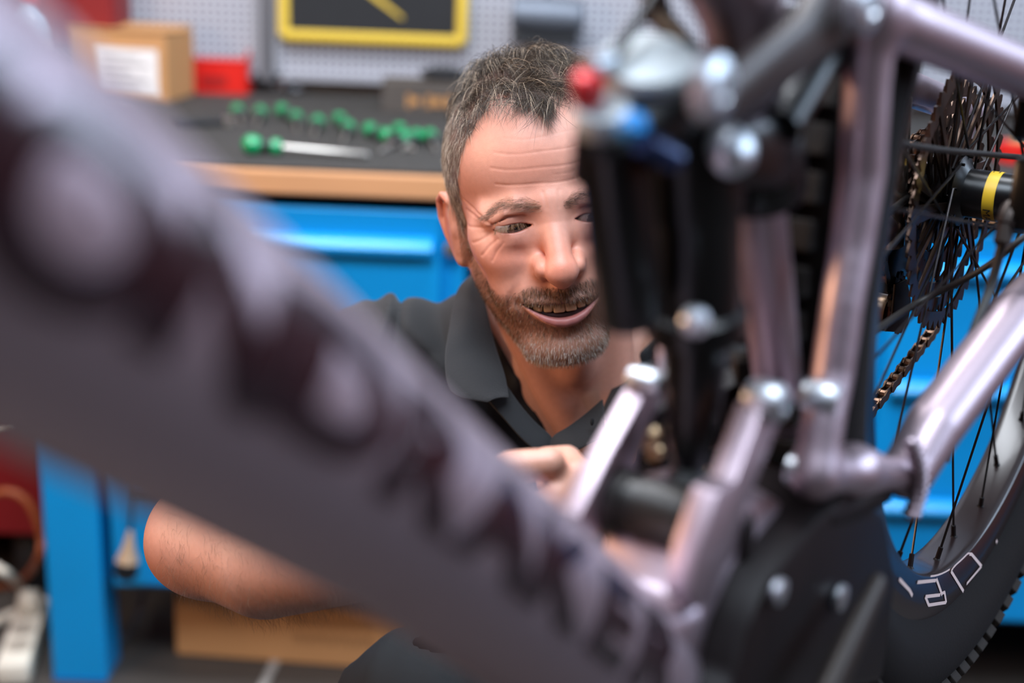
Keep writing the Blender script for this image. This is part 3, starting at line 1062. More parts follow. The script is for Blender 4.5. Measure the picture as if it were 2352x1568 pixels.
# weld beads at the foot of the left chainstay
wd = MB()
for k in range(11):
    t = k / 10
    a = bp(2095 - 18 * sin(t * pi) * -1, 1015 + 165 * t, .062 - .004 * t)
    wd.sphere(a, .0042, 7, sc=(1.3, 1, .8))
wd.build('weld', mpnt, bike)
plate('lower_link', [(1935, 1030), (1975, 1052), (2055, 1078), (2072, 1105), (2040, 1128), (1985, 1112), (1935, 1120), (1915, 1090)], .050, .016, mpnt, bevel=.005)
MB().tube([bp(2030, 130, -.01), bp(2002, 300, -.01), bp(1978, 540, -.008), bp(1968, 750, -.004), bp(1973, 950, 0), bp(1968, 1040, .004)], [.0080, .0065, .0065, .0072, .0078, .008], 12).build('dark_strut_strip', m_rubber, bike)  # black strip running down beside the left strut
plate('link_arm', [(1812, 606), (1870, 594), (1928, 600), (1910, 760), (1880, 905), (1824, 905), (1818, 760)], -.028, .010, mat('link_alu', srgb(150, 143, 138), .6, metal=.1), bevel=.003)
MB().tube([bp(1700, 850, -.03), bp(1760, 880, -.03), bp(1745, 960, -.03), bp(1690, 905, -.03)], [.006, .006, .006, .006], 10).build('cable_guide', m_alu, bike)

# --- rocker link at the top
for w, m, nm in ((.036, mat('rocker_grey', srgb(74, 68, 66), .4, metal=.6), 'rocker_link'), (-.036, m_black, 'rocker_link')):
    plate(nm, [(1985 + 0, -10), (2015, 40), (1960, 95), (1850, 180), (1730, 275), (1665, 300), (1625, 262), (1640, 215), (1740, 130), (1860, 35), (1900, -40)], w, .011, m, bevel=.004)
MB().tube([bp(1945, 60, .02), bp(1870, 160, .02), bp(1795, 290, .02)], [.010, .0095, .0095], 16).build('rocker_brace', m_black, bike)
for x, y, w, r in ((1662, 205, .041, .0125), (2008, 12, .05, .013)):
    c_ = bp(x, y, w)
    MB().lathe(c_ - BN * .008, BN, [(0, r), (.006, r), (.0075, r * .86), (.008, r * .45), (.006, r * .4)], 22).build('link_bolt', m_black if x == 1612 else m_alu, bike)
MB().lathe(bp(1748, 445), unit(ST1 - ST0), [(0, .0215), (.002, .0225), (.03, .0225), (.032, .0215)], 28).build('seat_tube_collar', m_black, bike)
plate('shock_yoke', [(1690, 300), (1840, 250), (1860, 400), (1800, 440), (1700, 430)], .022, .044, m_black, bevel=.006)

# --- rear shock
shock = empty('shock', tuple(bp(1600, 500)), bike)
bike_inv = None
SW = -.004
a0, a1 = bp(1588, 190, SW), bp(1600, 735, SW)
su = unit(a1 - a0)
sl_ = float(np.linalg.norm(a1 - a0))
sh = MB().lathe(a0, su, [(-.012, .012), (-.008, .020), (0, .0225), (sl_ * .5, .0225), (sl_ * .55, .0205), (sl_ * .93, .0205), (sl_ * .95, .0235), (sl_ + .006, .0235), (sl_ + .008, .012)], 36)


def child(o):
    o.parent = shock
    bpy.context.view_layer.update()
    o.matrix_parent_inverse = shock.matrix_world.inverted()
    return o


child(sh.build('shock_body', m_black, None))
b1 = bp(1585, 1100, SW)
u2 = unit(b1 - a1)
l2 = float(np.linalg.norm(b1 - a1))
child(MB().lathe(a1 + u2 * .006, u2, [(0, .0165), (.010, .0155), (l2 * .3, .0145), (l2 * .6, .0125), (l2 * .85, .008), (l2, .006)], 28).build('shock_shaft', m_black, None))
r0, r1 = bp(1404, 330, -.016), bp(1448, 735, -.016)
ru = unit(r1 - r0)
rl = float(np.linalg.norm(r1 - r0))
child(MB().lathe(r0, ru, [(-.004, .010), (0, .0135), (.004, .0145), (rl * .96, .0150), (rl, .013), (rl + .004, .006)], 30).build('reservoir', m_black, None))
child(MB().tube([bp(1440, 330, -.012), bp(1520, 260, -.006), bp(1590, 240, SW)], [.014, .016, .016], 14).build('bridge', m_black, None))
# silver caps, knobs
nz = unit(np.array([-.05, -.42, .9]))
cc = bp(1488, 150, -.012)
child(MB().lathe(cc - nz * .012, nz, [(0, .018), (.008, .0195), (.010, .0205), (.014, .0205), (.0155, .0195)], 36).build('silver_cap', m_white_cap, None))
child(MB().lathe(cc - nz * .04, nz, [(0, .014), (.03, .0145)], 24).build('cap_seat', m_black, None))
c2 = bp(1384, 250, -.016)
child(MB().lathe(c2 - nz * .012, nz, [(0, .010), (.006, .0115), (.012, .0115), (.013, .0108)], 30).build('silver_cap', m_white_cap, None))
child(MB().lathe(c2 - nz * .032, nz, [(0, .0125), (.022, .0115)], 24).build('cap_seat', m_black, None))
c3 = bp(1352, 192, -.020)
child(MB().lathe(c3 - nz * .008, nz, [(0, .0058), (.003, .0066), (.011, .0066), (.013, .0045), (.0135, .001)], 20).build('red_knob', mat('red_anodised', srgb(214, 24, 30), .3, metal=.3, coat=.4), None))
c4 = bp(1462, 306, .006)
child(MB().lathe(c4 - BN * .004, unit(BN + np.array([-.5, -.3, .6])), [(0, .0045), (.003, .0056), (.008, .0056), (.010, .004), (.0105, .001)], 22).build('blue_knob', mat('blue_anodised', srgb(0, 152, 240), .35, coat=.4), None))
child(MB().tube([bp(1475, 325, .004), bp(1545, 368, .008)], [.0055, .006], 14).build('blue_lever', mat('blue_anodised_dark', srgb(14, 40, 84), .3, metal=.5), None))
child(MB().tube([bp(1350, 150, -.02), bp(1395, 140, -.02)], [.0045, .005], 16).build('hose_joint', m_alu, None))
child(MB().lathe(bp(1590, 738, .016), unit(BN + np.array([-.2, -.4, .2])), [(0, .0065), (.004, .0065), (.006, .005), (.0065, .001)], 20).build('air_valve', m_alu, None))
child(MB().lathe(bp(1670, 350, .018), unit(BN + np.array([-.2, -.3, .5])), [(0, .011), (.006, .0105), (.010, .007), (.011, .001)], 20).build('mount_bolt', m_alu, None))
lw_ = bp(1535, 1185, 0)
child(MB().lathe(lw_ - BN * .030, BN, [(0, .0155), (.002, .017), (.010, .017), (.0105, .0150), (.018, .0150), (.0185, .0162), (.042, .0162), (.0425, .015), (.050, .015), (.0505, .017), (.060, .017)], 30).build('lower_mount', mat('worn_black', (.03, .027, .025, 1), .35, metal=.5), None))
child(MB().tube([bp(1585, 1090, SW), bp(1560, 1185, 0)], [.010, .014], 12).build('lower_eyelet', m_black, None))
# shadowed linkage behind the shaft
for pts, r in (([(1500, 930), (1510, 1060), (1560, 1160)], .006), ([(1660, 870), (1690, 1000), (1660, 1120)], .008), ([(1700, 940), (1720, 1040), (1640, 1170)], .007)):
    MB().tube([bp(x, y, -.034) for x, y in pts], r, 10).build('link_rod', m_dark, bike)
for x, y, r in ((1503, 1008, .007), (1512, 1040, .005), (1698, 962, .0075), (1625, 1090, .005), (1560, 1095, .004)):
    c_ = bp(x, y, -.03)
    MB().lathe(c_ - BN * .004, BN, [(0, r), (.004, r), (.006, r * .6), (.0065, .001)], 16).build('brass_bolt', mat('brass', srgb(196, 160, 120), .3, metal=.9), bike)

# cables at the top left of the shock
MB().tube([bp(1374, 178, -.02), bp(1440, 85, -.02), bp(1510, -15, -.02), bp(1560, -120, -.02)], .0030, 12).build('brake_hose', m_black, bike)
MB().tube([bp(1500, -60, -.04), bp(1530, 40, -.04), bp(1590, 110, -.04)], .0036, 12).build('brake_hose', m_black, bike)
MB().tube([bp(1460, -80, -.04), bp(1500, 40, -.04), bp(1560, 90, -.04)], .0034, 12).build('gear_cable', mat('tan_cable', srgb(150, 116, 84), .5), bike)

# --- bottom bracket, crank, chainring
BB = BBc / 1000
cr = []


def ring_plate(c, R, nt_, depth, inner, th, arms, arm_w, phase=0.0, arm_in=None, twist=.35):
    """toothed ring with spider arms in the wheel plane"""
    U, V = BD, np.array([0, 0, 1.0])
    mb = MB()
    n = nt_ * 4
    outer, inn = [], []
    for i in range(n):
        a = 2 * pi * i / n + phase
        k = i % 4
        r = R if k == 1 else (R - depth * .35 if k in (0, 2) else R - depth)
        outer.append(c + r * (cos(a) * U + sin(a) * V))
        wv = inner + (.0012 * sin(a * arms) if arms else 0)
        inn.append(c + wv * (cos(a) * U + sin(a) * V))
    vs = outer + inn + [p + BN * th for p in outer + inn]
    fs = []
    for i in range(n):
        j = (i + 1) % n
        fs += [(i, j, n + j, n + i), (2 * n + i, 3 * n + i, 3 * n + j, 2 * n + j), (i, 2 * n + i, 2 * n + j, j), (n + i, n + j, 3 * n + j, 3 * n + i)]
    mb.add(vs, fs)
    ai = arm_in or inner * .35
    for k in range(arms):
        a = 2 * pi * k / arms + phase
        p0 = c + inner * 1.01 * (cos(a) * U + sin(a) * V) + BN * th / 2
        p1 = c + ai * (cos(a + twist) * U + sin(a + twist) * V) + BN * th / 2
        d = unit(p1 - p0)
        mb.box((p0 + p1) / 2, (float(np.linalg.norm(p1 - p0)), arm_w, th * .9), [d, np.cross(BN, d), BN])
    return mb


m_cog = mat('worn_steel', srgb(80, 63, 53), .3, metal=.9, noise=(120, .3))
ring_plate(BB - BN * .048, .066, 32, .006, .052, .004, 4, .012, arm_in=.015).build('chainring', m_dark, bike, angle=30)
MB().lathe(BB - BN * .058, BN, [(0, .014), (.12, .014), (.122, .010)], 24).build('crank_axle', m_dark, bike)
ca = BB + BN * .066
ce = ca - BD * .8 - np.array([0, 0, .6])
for s in (1, -1):
    a_ = BB + BN * (.066 if s > 0 else -.07)
    dv = unit(ce - ca) * .17 * s
    cm = MB().tube([a_ - dv * .04, a_, a_ + dv * .5 + BN * .006 * s, a_ + dv * .96 + BN * .012 * s, a_ + dv], [.012, .020, .014, .0125, .010], 16, flat=(BN, .55)).build('crank_arm', mat('crank_grey', srgb(62, 54, 50), .38, metal=.5), bike)
    MB().lathe(a_ + BN * .010 * s, BN * s, [(0, .011), (.002, .011), (.003, .005), (.001, .004)], 18).build('crank_bolt', m_alu, cm)
MB().tube([bp(1880, 1640, .075), bp(1950, 1480, .075), bp(2015, 1345, .07)], [.011, .010, .008], 14, flat=(BN, .6)).build('chain_device', mat('worn_bronze', srgb(48, 40, 35), .5, metal=.5), bike)
plate('bash_guard', [(1960, 1120), (2040, 1185), (2062, 1330), (2030, 1568), (1760, 1640), (1600, 1700), (1690, 1568), (1720, 1450), (1772, 1330), (1882, 1192)], .050, .07, m_dark, bevel=.006)
MB().lathe(bp(1782, 1356, .052), BN, [(0, .006), (.003, .006), (.004, .003)], 16).build('guard_bolt', m_alu, bike)
MB().lathe(bp(1925, 1370, .052), BN, [(0, .007), (.003, .007), (.004, .003)], 16).build('guard_bolt', m_alu, bike)
MB().tube([bp(1890, 1190, .045), bp(1960, 1165, .045), bp(2035, 1130, .045)], [.008, .009, .006], 14, flat=(BN, .7)).build('rubber_bumper', m_dark, bike)

# --- rear wheel
RIM_I, RIM_O, TY_R = .2765, .3075, .383
tilt = 0.0


def wpt(r, a, w):
    return HUB + BN * w + r * (cos(a) * BD + sin(a) * np.array([0, 0, 1.0]))


def revolve(prof, n):
    mb = MB()
    k = len(prof)
    vs = [wpt(r, 2 * pi * i / n, w) for i in range(n) for r, w in prof]
    fs = []
    for i in range(n):
        j = (i + 1) % n
        for a in range(k):
            b = (a + 1) % k
            fs.append((i * k + a, i * k + b, j * k + b, j * k + a))
    return mb.add(vs, fs)


rimo = revolve([(RIM_I, -.010), (RIM_I, .010), (RIM_I + .0008, .0152), (RIM_I + .0022, .0165), (RIM_O, .0175), (RIM_O + .003, .0165), (RIM_O, .014), (RIM_O - .006, .010), (RIM_O - .006, -.010),
                (RIM_O, -.014), (RIM_O + .003, -.0165), (RIM_O, -.0175), (RIM_I + .0022, -.0165), (RIM_I + .0008, -.0152)], 180).build('rim', mat('rim_black', (.014, .0075, .0075, 1), .3, coat=.15), bike, angle=50)
prof = [(RIM_O - .002, -.0135)] + [(RIM_O + .034 + .034 * sin(t), .0005 - .033 * cos(t)) for t in np.linspace(-.75, pi + .75, 22)] + [(RIM_O - .002, .0135)]
tyre = revolve([(r, w) for r, w in prof], 160).build('tyre', m_rubber, bike, angle=60)
# tread knobs, every one its own piece
NK = 100
k0 = MB().box((0, 0, 0), (.0150, .010, .009), bevel=.001)
kc = MB().box((0, 0, 0), (.0155, .010, .009), bevel=.001)


def knob_mesh(mb, nm):
    me = bpy.data.meshes.new(nm)
    me.from_pydata(mb.v, [], mb.f)
    me.materials.append(mat('lit_knob_rubber', srgb(44, 39, 36), .85, spec=.2))  # paler than the tyre: shadow between the blocks is put into the colours
    return me


ksm, kcm = knob_mesh(k0, 'side_knob'), knob_mesh(kc, 'centre_knob')
bpy.context.view_layer.update()
inv = tyre.matrix_world.inverted()
for i in range(NK):
    a = 2 * pi * i / NK
    for w, rr_, me, off_, lean in ((-.0265, .3665, ksm, 0, -.9), (.0265, .3665, ksm, 0, .9), (0, .3800, kcm, .5, 0)):
        aa = a + off_ * 2 * pi / NK
        T_ = -sin(aa) * BD + cos(aa) * np.array([0, 0, 1.0])
        R_ = cos(aa) * BD + sin(aa) * np.array([0, 0, 1.0])
        Nn = unit(R_ * cos(lean) + BN * sin(lean))
        Wn = np.cross(Nn, T_)
        p = wpt(rr_, aa, w)
        o = bpy.data.objects.new('tread_knob' if me is ksm else 'centre_knob', me)
        COL.objects.link(o)
        o.parent = tyre
        sc3 = 2.5 if me is kcm else 1.35
        o.matrix_parent_inverse = inv
        o.matrix_basis = Matrix(((T_[0], Wn[0] * sc3, Nn[0], p[0]), (T_[1], Wn[1] * sc3, Nn[1], p[1]), (T_[2], Wn[2] * sc3, Nn[2], p[2]), (0, 0, 0, 1)))

# hub
hubo = MB().lathe(HUB - BN * .029, BN, [(0, .012), (.001, .026), (.003, .027), (.005, .022), (.008, .0178), (.053, .0178), (.056, .024), (.059, .027), (.062, .027), (.064, .014), (.078, .012)], 48).build('rear_hub', m_black, bike)
MB().lathe(HUB - BN * .006, BN, [(0, .0176), (.0001, .0181), (.0085, .0181), (.0086, .0176)], 48).build('yellow_band', mat('band_yellow', srgb(232, 186, 44), .45), hubo)
cu = bpy.data.curves.new('hub_text', 'FONT')
cu.body = 'MAVIC'
cu.size = .0095
tmp = bpy.data.objects.new('tmp', cu)
COL.objects.link(tmp)
bpy.context.view_layer.update()
me = bpy.data.meshes.new_from_object(tmp.evaluated_get(bpy.context.evaluated_depsgraph_get()))
bpy.data.objects.remove(tmp)
vs, fs = [], [tuple(p.vertices) for p in me.polygons]
viewv = unit(CAM_C - HUB)
e1 = unit(viewv - BN * (viewv @ BN))
e2 = np.cross(BN, e1)
if e2[2] < 0:
    e2 = -e2
nv_ = len(me.vertices)
fs = fs + [tuple(i_ + nv_ for i_ in f) for f in fs]
for a0_ in (-.55, 2.75):
    for v_ in me.vertices:
        ang = a0_ - v_.co.x / .0181
        vs.append(HUB + BN * (-.006 + .0012 + v_.co.y * .8) + (.0183) * (cos(ang) * e1 + sin(ang) * e2))
MB().add(vs, fs).build('band_lettering', m_black, hubo, smooth=False)

# spokes and nipples
m_spoke = mat('spoke_black', (.03, .026, .026, 1), .3, metal=.8)
NS = 32
for i in range(NS):
    side = 1 if i % 2 else -1
    grp = (i // 2) % 2
    ar = 2 * pi * (i + .35) / NS
    ah = ar + (1 if grp else -1) * RAD(62)
    wf = .031 if side > 0 else -.0275
    rf = .0245 if side > 0 else .026
    p0, p1 = wpt(rf, ah, wf + (.0022 if grp else -.0022) * side), wpt(RIM_I + .001, ar, .002 * side)
    d_ = unit(p0 - p1)
    sp = MB().tube([p0 - BN * .003 * side, p0, p0 * .3 + p1 * .7, p1 + d_ * .01], [.0011, .00105, .0009, .00095], 6).build('spoke', m_spoke, bike)
    MB().lathe(p1 - d_ * .001, d_, [(0, .0032), (.002, .0030), (.003, .0020), (.012, .0019), (.0125, .0012)], 8).build('nipple', m_dark, sp)

# rim decals
m_dec = mat('decal_white', srgb(232, 206, 200), .5)
def decal(segs, w=.0026):
    for a, b in segs:
        A, B = bp(*a, .0178), bp(*b, .0178)
        n_ = 6
        L, Rr = [], []
        rad = []
        for t in np.linspace(0, 1, n_):
            p = A * (1 - t) + B * t
            rv = p - HUB
            rv = rv - BN * (rv @ BN)
            r = float(np.linalg.norm(rv))
            wz = float(np.interp(r, [RIM_I, RIM_I + .0022, RIM_O, RIM_O + .003], [.0155, .0165, .0175, .0165])) + .0005
            r = min(max(r, RIM_I + .001), RIM_O + .002)
            pc = HUB + unit(rv) * r + BN * wz
            L.append(pc)
        L = np.array(L)
        t_ = unit(L[-1] - L[0])
        s_ = np.cross(BN, t_)
        vs = [p + s_ * w / 2 * k for p in L for k in (-1, 1)]
        MB().add(vs, [(2 * i, 2 * i + 1, 2 * i + 3, 2 * i + 2) for i in range(n_ - 1)]).build('rim_decal', m_dec, rimo, smooth=False)


Z = lambda x, y: (1950 + x / 2.35, 900 + y / 2.35)
decal([(Z(655, 860), Z(715, 940)), (Z(715, 940), Z(635, 1035)), (Z(655, 860), Z(557, 968)), (Z(557, 968), Z(617, 1075)),
       (Z(375, 1028), Z(475, 1018)), (Z(478, 1010), Z(505, 1095)), (Z(415, 1105), Z(495, 1095)), (Z(415, 1105), Z(432, 1150)), (Z(432, 1150), Z(525, 1135)), (Z(525, 1138), Z(518, 1080)), (Z(518, 1080), Z(500, 1090)),
       (Z(275, 1010), Z(330, 1070)), (Z(330, 1070), Z(345, 1100)), (Z(795, 800), Z(800, 820))])
decal([(Z(470, 930), Z(580, 840))], .0016)

# --- cassette
NC = 12
teeth = [50, 45, 39, 33, 28, 24, 21, 18, 16, 14, 12, 10]
cas = empty('cassette', tuple(HUB - BN * .055), bike)
for k, T in enumerate(teeth):
    R = T * .0127 / (2 * pi) + .003
    w = -.0300 - k * .0038
    inner = max(R - (.013 if T > 20 else .008), .014)
    arms = 8 if T > 40 else (7 if T > 26 else (5 if T > 20 else 0))
    o = ring_plate(HUB + BN * w, R, T, .0078, inner, .0019, arms, .0055 if T > 26 else .006, phase=.13 * k, arm_in=.018, twist=.5).build('cog', m_cog, None, angle=30)
    o.parent = cas
    bpy.context.view_layer.update()
    o.matrix_parent_inverse = cas.matrix_world.inverted()
o = MB().lathe(HUB - BN * .090, BN, [(0, .010), (.002, .0165), (.055, .0175), (.056, .012)], 30).build('freehub', m_dark, None)
o.parent = cas
o.matrix_parent_inverse = cas.matrix_world.inverted()

# --- chain
chain = empty('chain', tuple(bp(2070, 850, -.05)), bike)


def link_meshes():
    out = []
    for wide in (0, 1):
        mb = MB()
        y = .0029 if wide else .0020
        prof_ = []
        for t in np.linspace(pi / 2, 3 * pi / 2, 7):
            prof_.append((-.00635 + .0042 * cos(t), .0042 * sin(t)))
        prof_.append((0, -.0029))
        for t in np.linspace(-pi / 2, pi / 2, 7):
            prof_.append((.00635 + .0042 * cos(t), .0042 * sin(t)))
        prof_.append((0, .0029))
        for s in (-1, 1):
            mb.prism([(x_, s * y, z_) for x_, z_ in prof_], (0, .0009 * s, 0))
        for x_ in (-.00635, .00635):
            mb.lathe((x_, -y, 0), (0, 1, 0), [(0, .0036), (2 * y, .0036)], 10)
        me = bpy.data.meshes.new('chain_link')
        me.from_pydata(mb.v, [], mb.f)
        me.materials.append(mat('chain_steel', srgb(104, 80, 64), .3, metal=.9))
        out.append(me)
    return out


LM = link_meshes()
bpy.context.view_layer.update()
cinv = chain.matrix_world.inverted()


def run_chain(P):
    P = spline(P, 30)
    L = np.concatenate([[0], np.cumsum(np.linalg.norm(np.diff(P, axis=0), axis=1))])
    n = int(L[-1] / .0127)
    for i in range(n):
        s = (i + .5) * .0127
        p = np.array([np.interp(s, L, P[:, k]) for k in range(3)])
        q_ = np.array([np.interp(s + .004, L, P[:, k]) for k in range(3)])
        x_ = unit(q_ - p)
        y_ = unit(BN - x_ * (BN @ x_))
        z_ = np.cross(x_, y_)
        o = bpy.data.objects.new('chain_link', LM[i % 2])
        COL.objects.link(o)
        o.parent = chain
        o.matrix_parent_inverse = cinv
        o.matrix_basis = Matrix(((x_[0], y_[0], z_[0], p[0]), (x_[1], y_[1], z_[1], p[1]), (x_[2], y_[2], z_[2], p[2]), (0, 0, 0, 1)))


run_chain([bp(1905, 1065, -.052), bp(1992, 952, -.052), bp(2075, 846, -.052), bp(2160, 738, -.052)])
run_chain([bp(2140, 300, -.065), bp(2095, 330, -.068), bp(2050, 385, -.068), bp(2022, 430, -.068), bp(2012, 520, -.068), bp(2030, 640, -.066)])
for xs, ys, w in (([2095, 2075, 2066, 2070, 2085], [335, 420, 500, 580, 640], -.072), ([2120, 2105, 2100, 2100], [330, 430, 540, 640], -.064)):
    run_chain([bp(x, y, w) for x, y in zip(xs, ys)])

# --- derailleur and dropout hardware on the drive side
der = empty('derailleur', tuple(bp(2040, 640, -.08)), bike)


def dchild(o):
    o.parent = der
    bpy.context.view_layer.update()
    o.matrix_parent_inverse = der.matrix_world.inverted()


wD = -.080
dchild(MB().prism([bp(x, y, wD) for x, y in ((2012, 505), (2045, 512), (2050, 560), (2040, 600), (2018, 665), (1992, 668), (1985, 560))], BN * .018).build('derailleur_body', m_black, None, bevel=.003))
hk = spline([bp(2045, 560, wD + .012), bp(2068, 560, wD + .012), bp(2076, 578, wD + .012), bp(2066, 600, wD + .012), bp(2046, 606, wD + .012)], 5)
dchild(MB().tube(hk, .0036, 10).build('cable_hook', m_black, None))
g0 = bp(2020, 715, wD)
dchild(MB().lathe(g0 - BN * .02, BN, [(0, .010), (.004, .0145), (.028, .0145), (.030, .012)], 26).build('clutch_housing', mat('bronze_black', srgb(92, 74, 58), .3, metal=.85), None))
dchild(MB().prism([bp(x, y, wD + .022) for x, y in ((2052, 652), (2078, 640), (2088, 690), (2080, 745), (2060, 762), (2030, 760), (2046, 720))], BN * .002).build('cage_plate', m_dark, None, bevel=.0006))
for x, y in ((2066, 720), (2055, 668)):
    dchild(ring_plate(bp(x, y, wD + .016), .016, 12, .004, .010, .003, 0, 0).build('jockey_wheel', m_dark, None))
b0, b1_ = bp(2055, 212, -.062), bp(2042, 560, -.062)
MB().tube(np.array([b0 + (b1_ - b0) * t for t in (-.03, 0, .04, .1, .5, 1)]), [.004, .0105, .0125, .012, .0115, .011], 24).build('axle_lever', mat('brushed_bronze', srgb(190, 178, 166), .25, metal=.9, noise=(60, .15, (1, 1, .1))), bike)

# hoses and cables around the hub
m_hose = mat('hose_black', (.014, .012, .011, 1), .5)
for pts, r, nm in (([(1975, 322, .03), (2060, 328, .0), (2170, 345, -.005), (2352, 362, .02), (2450, 370, .04)], .0021, 'gear_cable'),
                   ([(1960, 560, -.02), (2040, 490, -.045), (2130, 420, -.05), (2215, 368, -.05)], .0026, 'gear_cable'),
                   ([(2330, 470, .052), (2312, 520, .052), (2275, 660, .05), (2225, 800, .05), (2200, 960, .048), (2170, 1060, .046)], .0030, 'brake_hose'),
                   ([(1990, 775, -.01), (2100, 700, -.02), (2250, 622, .02), (2352, 545, .045), (2420, 500, .05)], .0024, 'brake_hose')):
    MB().tube(spline([bp(*p) for p in pts], 8), r, 10).build(nm, m_hose, bike)
f0, f1_ = bp(2322, 478, .052), bp(2304, 548, .052)
MB().lathe(f0, f1_ - f0, [(-.004, .004), (0, .0062), (.010, .0064), (.011, .005), (.016, .0055), (.022, .0055), (.024, .0035)], 8).build('hose_fitting', mat('fitting', srgb(70, 62, 58), .35, metal=.8), bike)
MB().box(bp(2400, 440, .066), (.05, .03, .045), [BD, BN, (0, 0, 1)], bevel=.004).build('brake_caliper', m_black, bike)
rot = ring_plate(HUB + BN * .056, .086, 36, .002, .074, .002, 6, .008, arm_in=.022).build('brake_rotor', m_steel, bike)
MB().box(bp(2362, 260, .06), (.02, .012, .03), [BD, BN, (0, 0, 1)], bevel=.003).build('caliper_mount', m_black, bike)

# seat post in the repair stand's clamp, outside the picture
top = ST2 / 1000
pu = unit(ST1 - ST0)
MB().tube([top - pu * .02, top + pu * .25], .0155, 20).build('seat_post', m_black, bike)
stand = empty('repair_stand', (.95, .62, 0))
tag(stand, 'bicycle repair stand holding the seat post beyond the picture\'s edge', 'repair stand')
cj = top + pu * .17
cp = np.array([.95, .62, cj[2] + .06])
MB().tube([cj + BN * .03, cj + BN * .12, cp], .019, 16).build('clamp_arm', m_black, stand)
MB().box(cj + BN * .02, (.06, .05, .07), [BD, BN, (0, 0, 1)], bevel=.006).build('clamp_jaw', m_dark, stand)
MB().tube([(.95, .62, .02), cp + np.array([0, 0, .06])], .022, 18).build('post', m_steel, stand)
MB().lathe((.95, .62, 0), (0, 0, 1), [(0, .26), (.008, .26), (.012, .25), (.014, .03), (.06, .028)], 40).build('base_plate', m_black, stand)
# ------------------------------------------------------------------ the mechanic: head
HM = np.array([[0.9821, 0.0992, -0.1602], [0.1047, -0.9942, 0.0262], [0.1567, 0.0425, 0.9867]])
HT = np.array([0.0189, 1.1563, 0.9693])


def hw(p):      # head-local mm (x to the picture's right, y out of the face, z up) -> world metres
    return (np.asarray(p, float) / 1000) @ HM.T + HT


EYE = [(-31.0, 76.0, -1.0), (31.0, 76.0, -1.0)]


def lid_curves(u, sx):
    """u = x offset from the eye centre / 15, +1 is the picture's right; returns upper and lower lid height"""
    s = 1 - u * u
    tilt = 0.9 * u * (-sx)
    return -2.6 + tilt + 3.4 * s * (1 - 0.12 * u), -2.6 + tilt - 3.6 * s


def f_lidlow(x):
    return -77.5 + 12.5 * (x / 31.0) ** 2


def f_lidup(x):
    return -66.5 + 1.8 * (x / 31.0) ** 2


def mouth_y(x):
    return 97.0 - 13.0 * (x / 31.0) ** 2


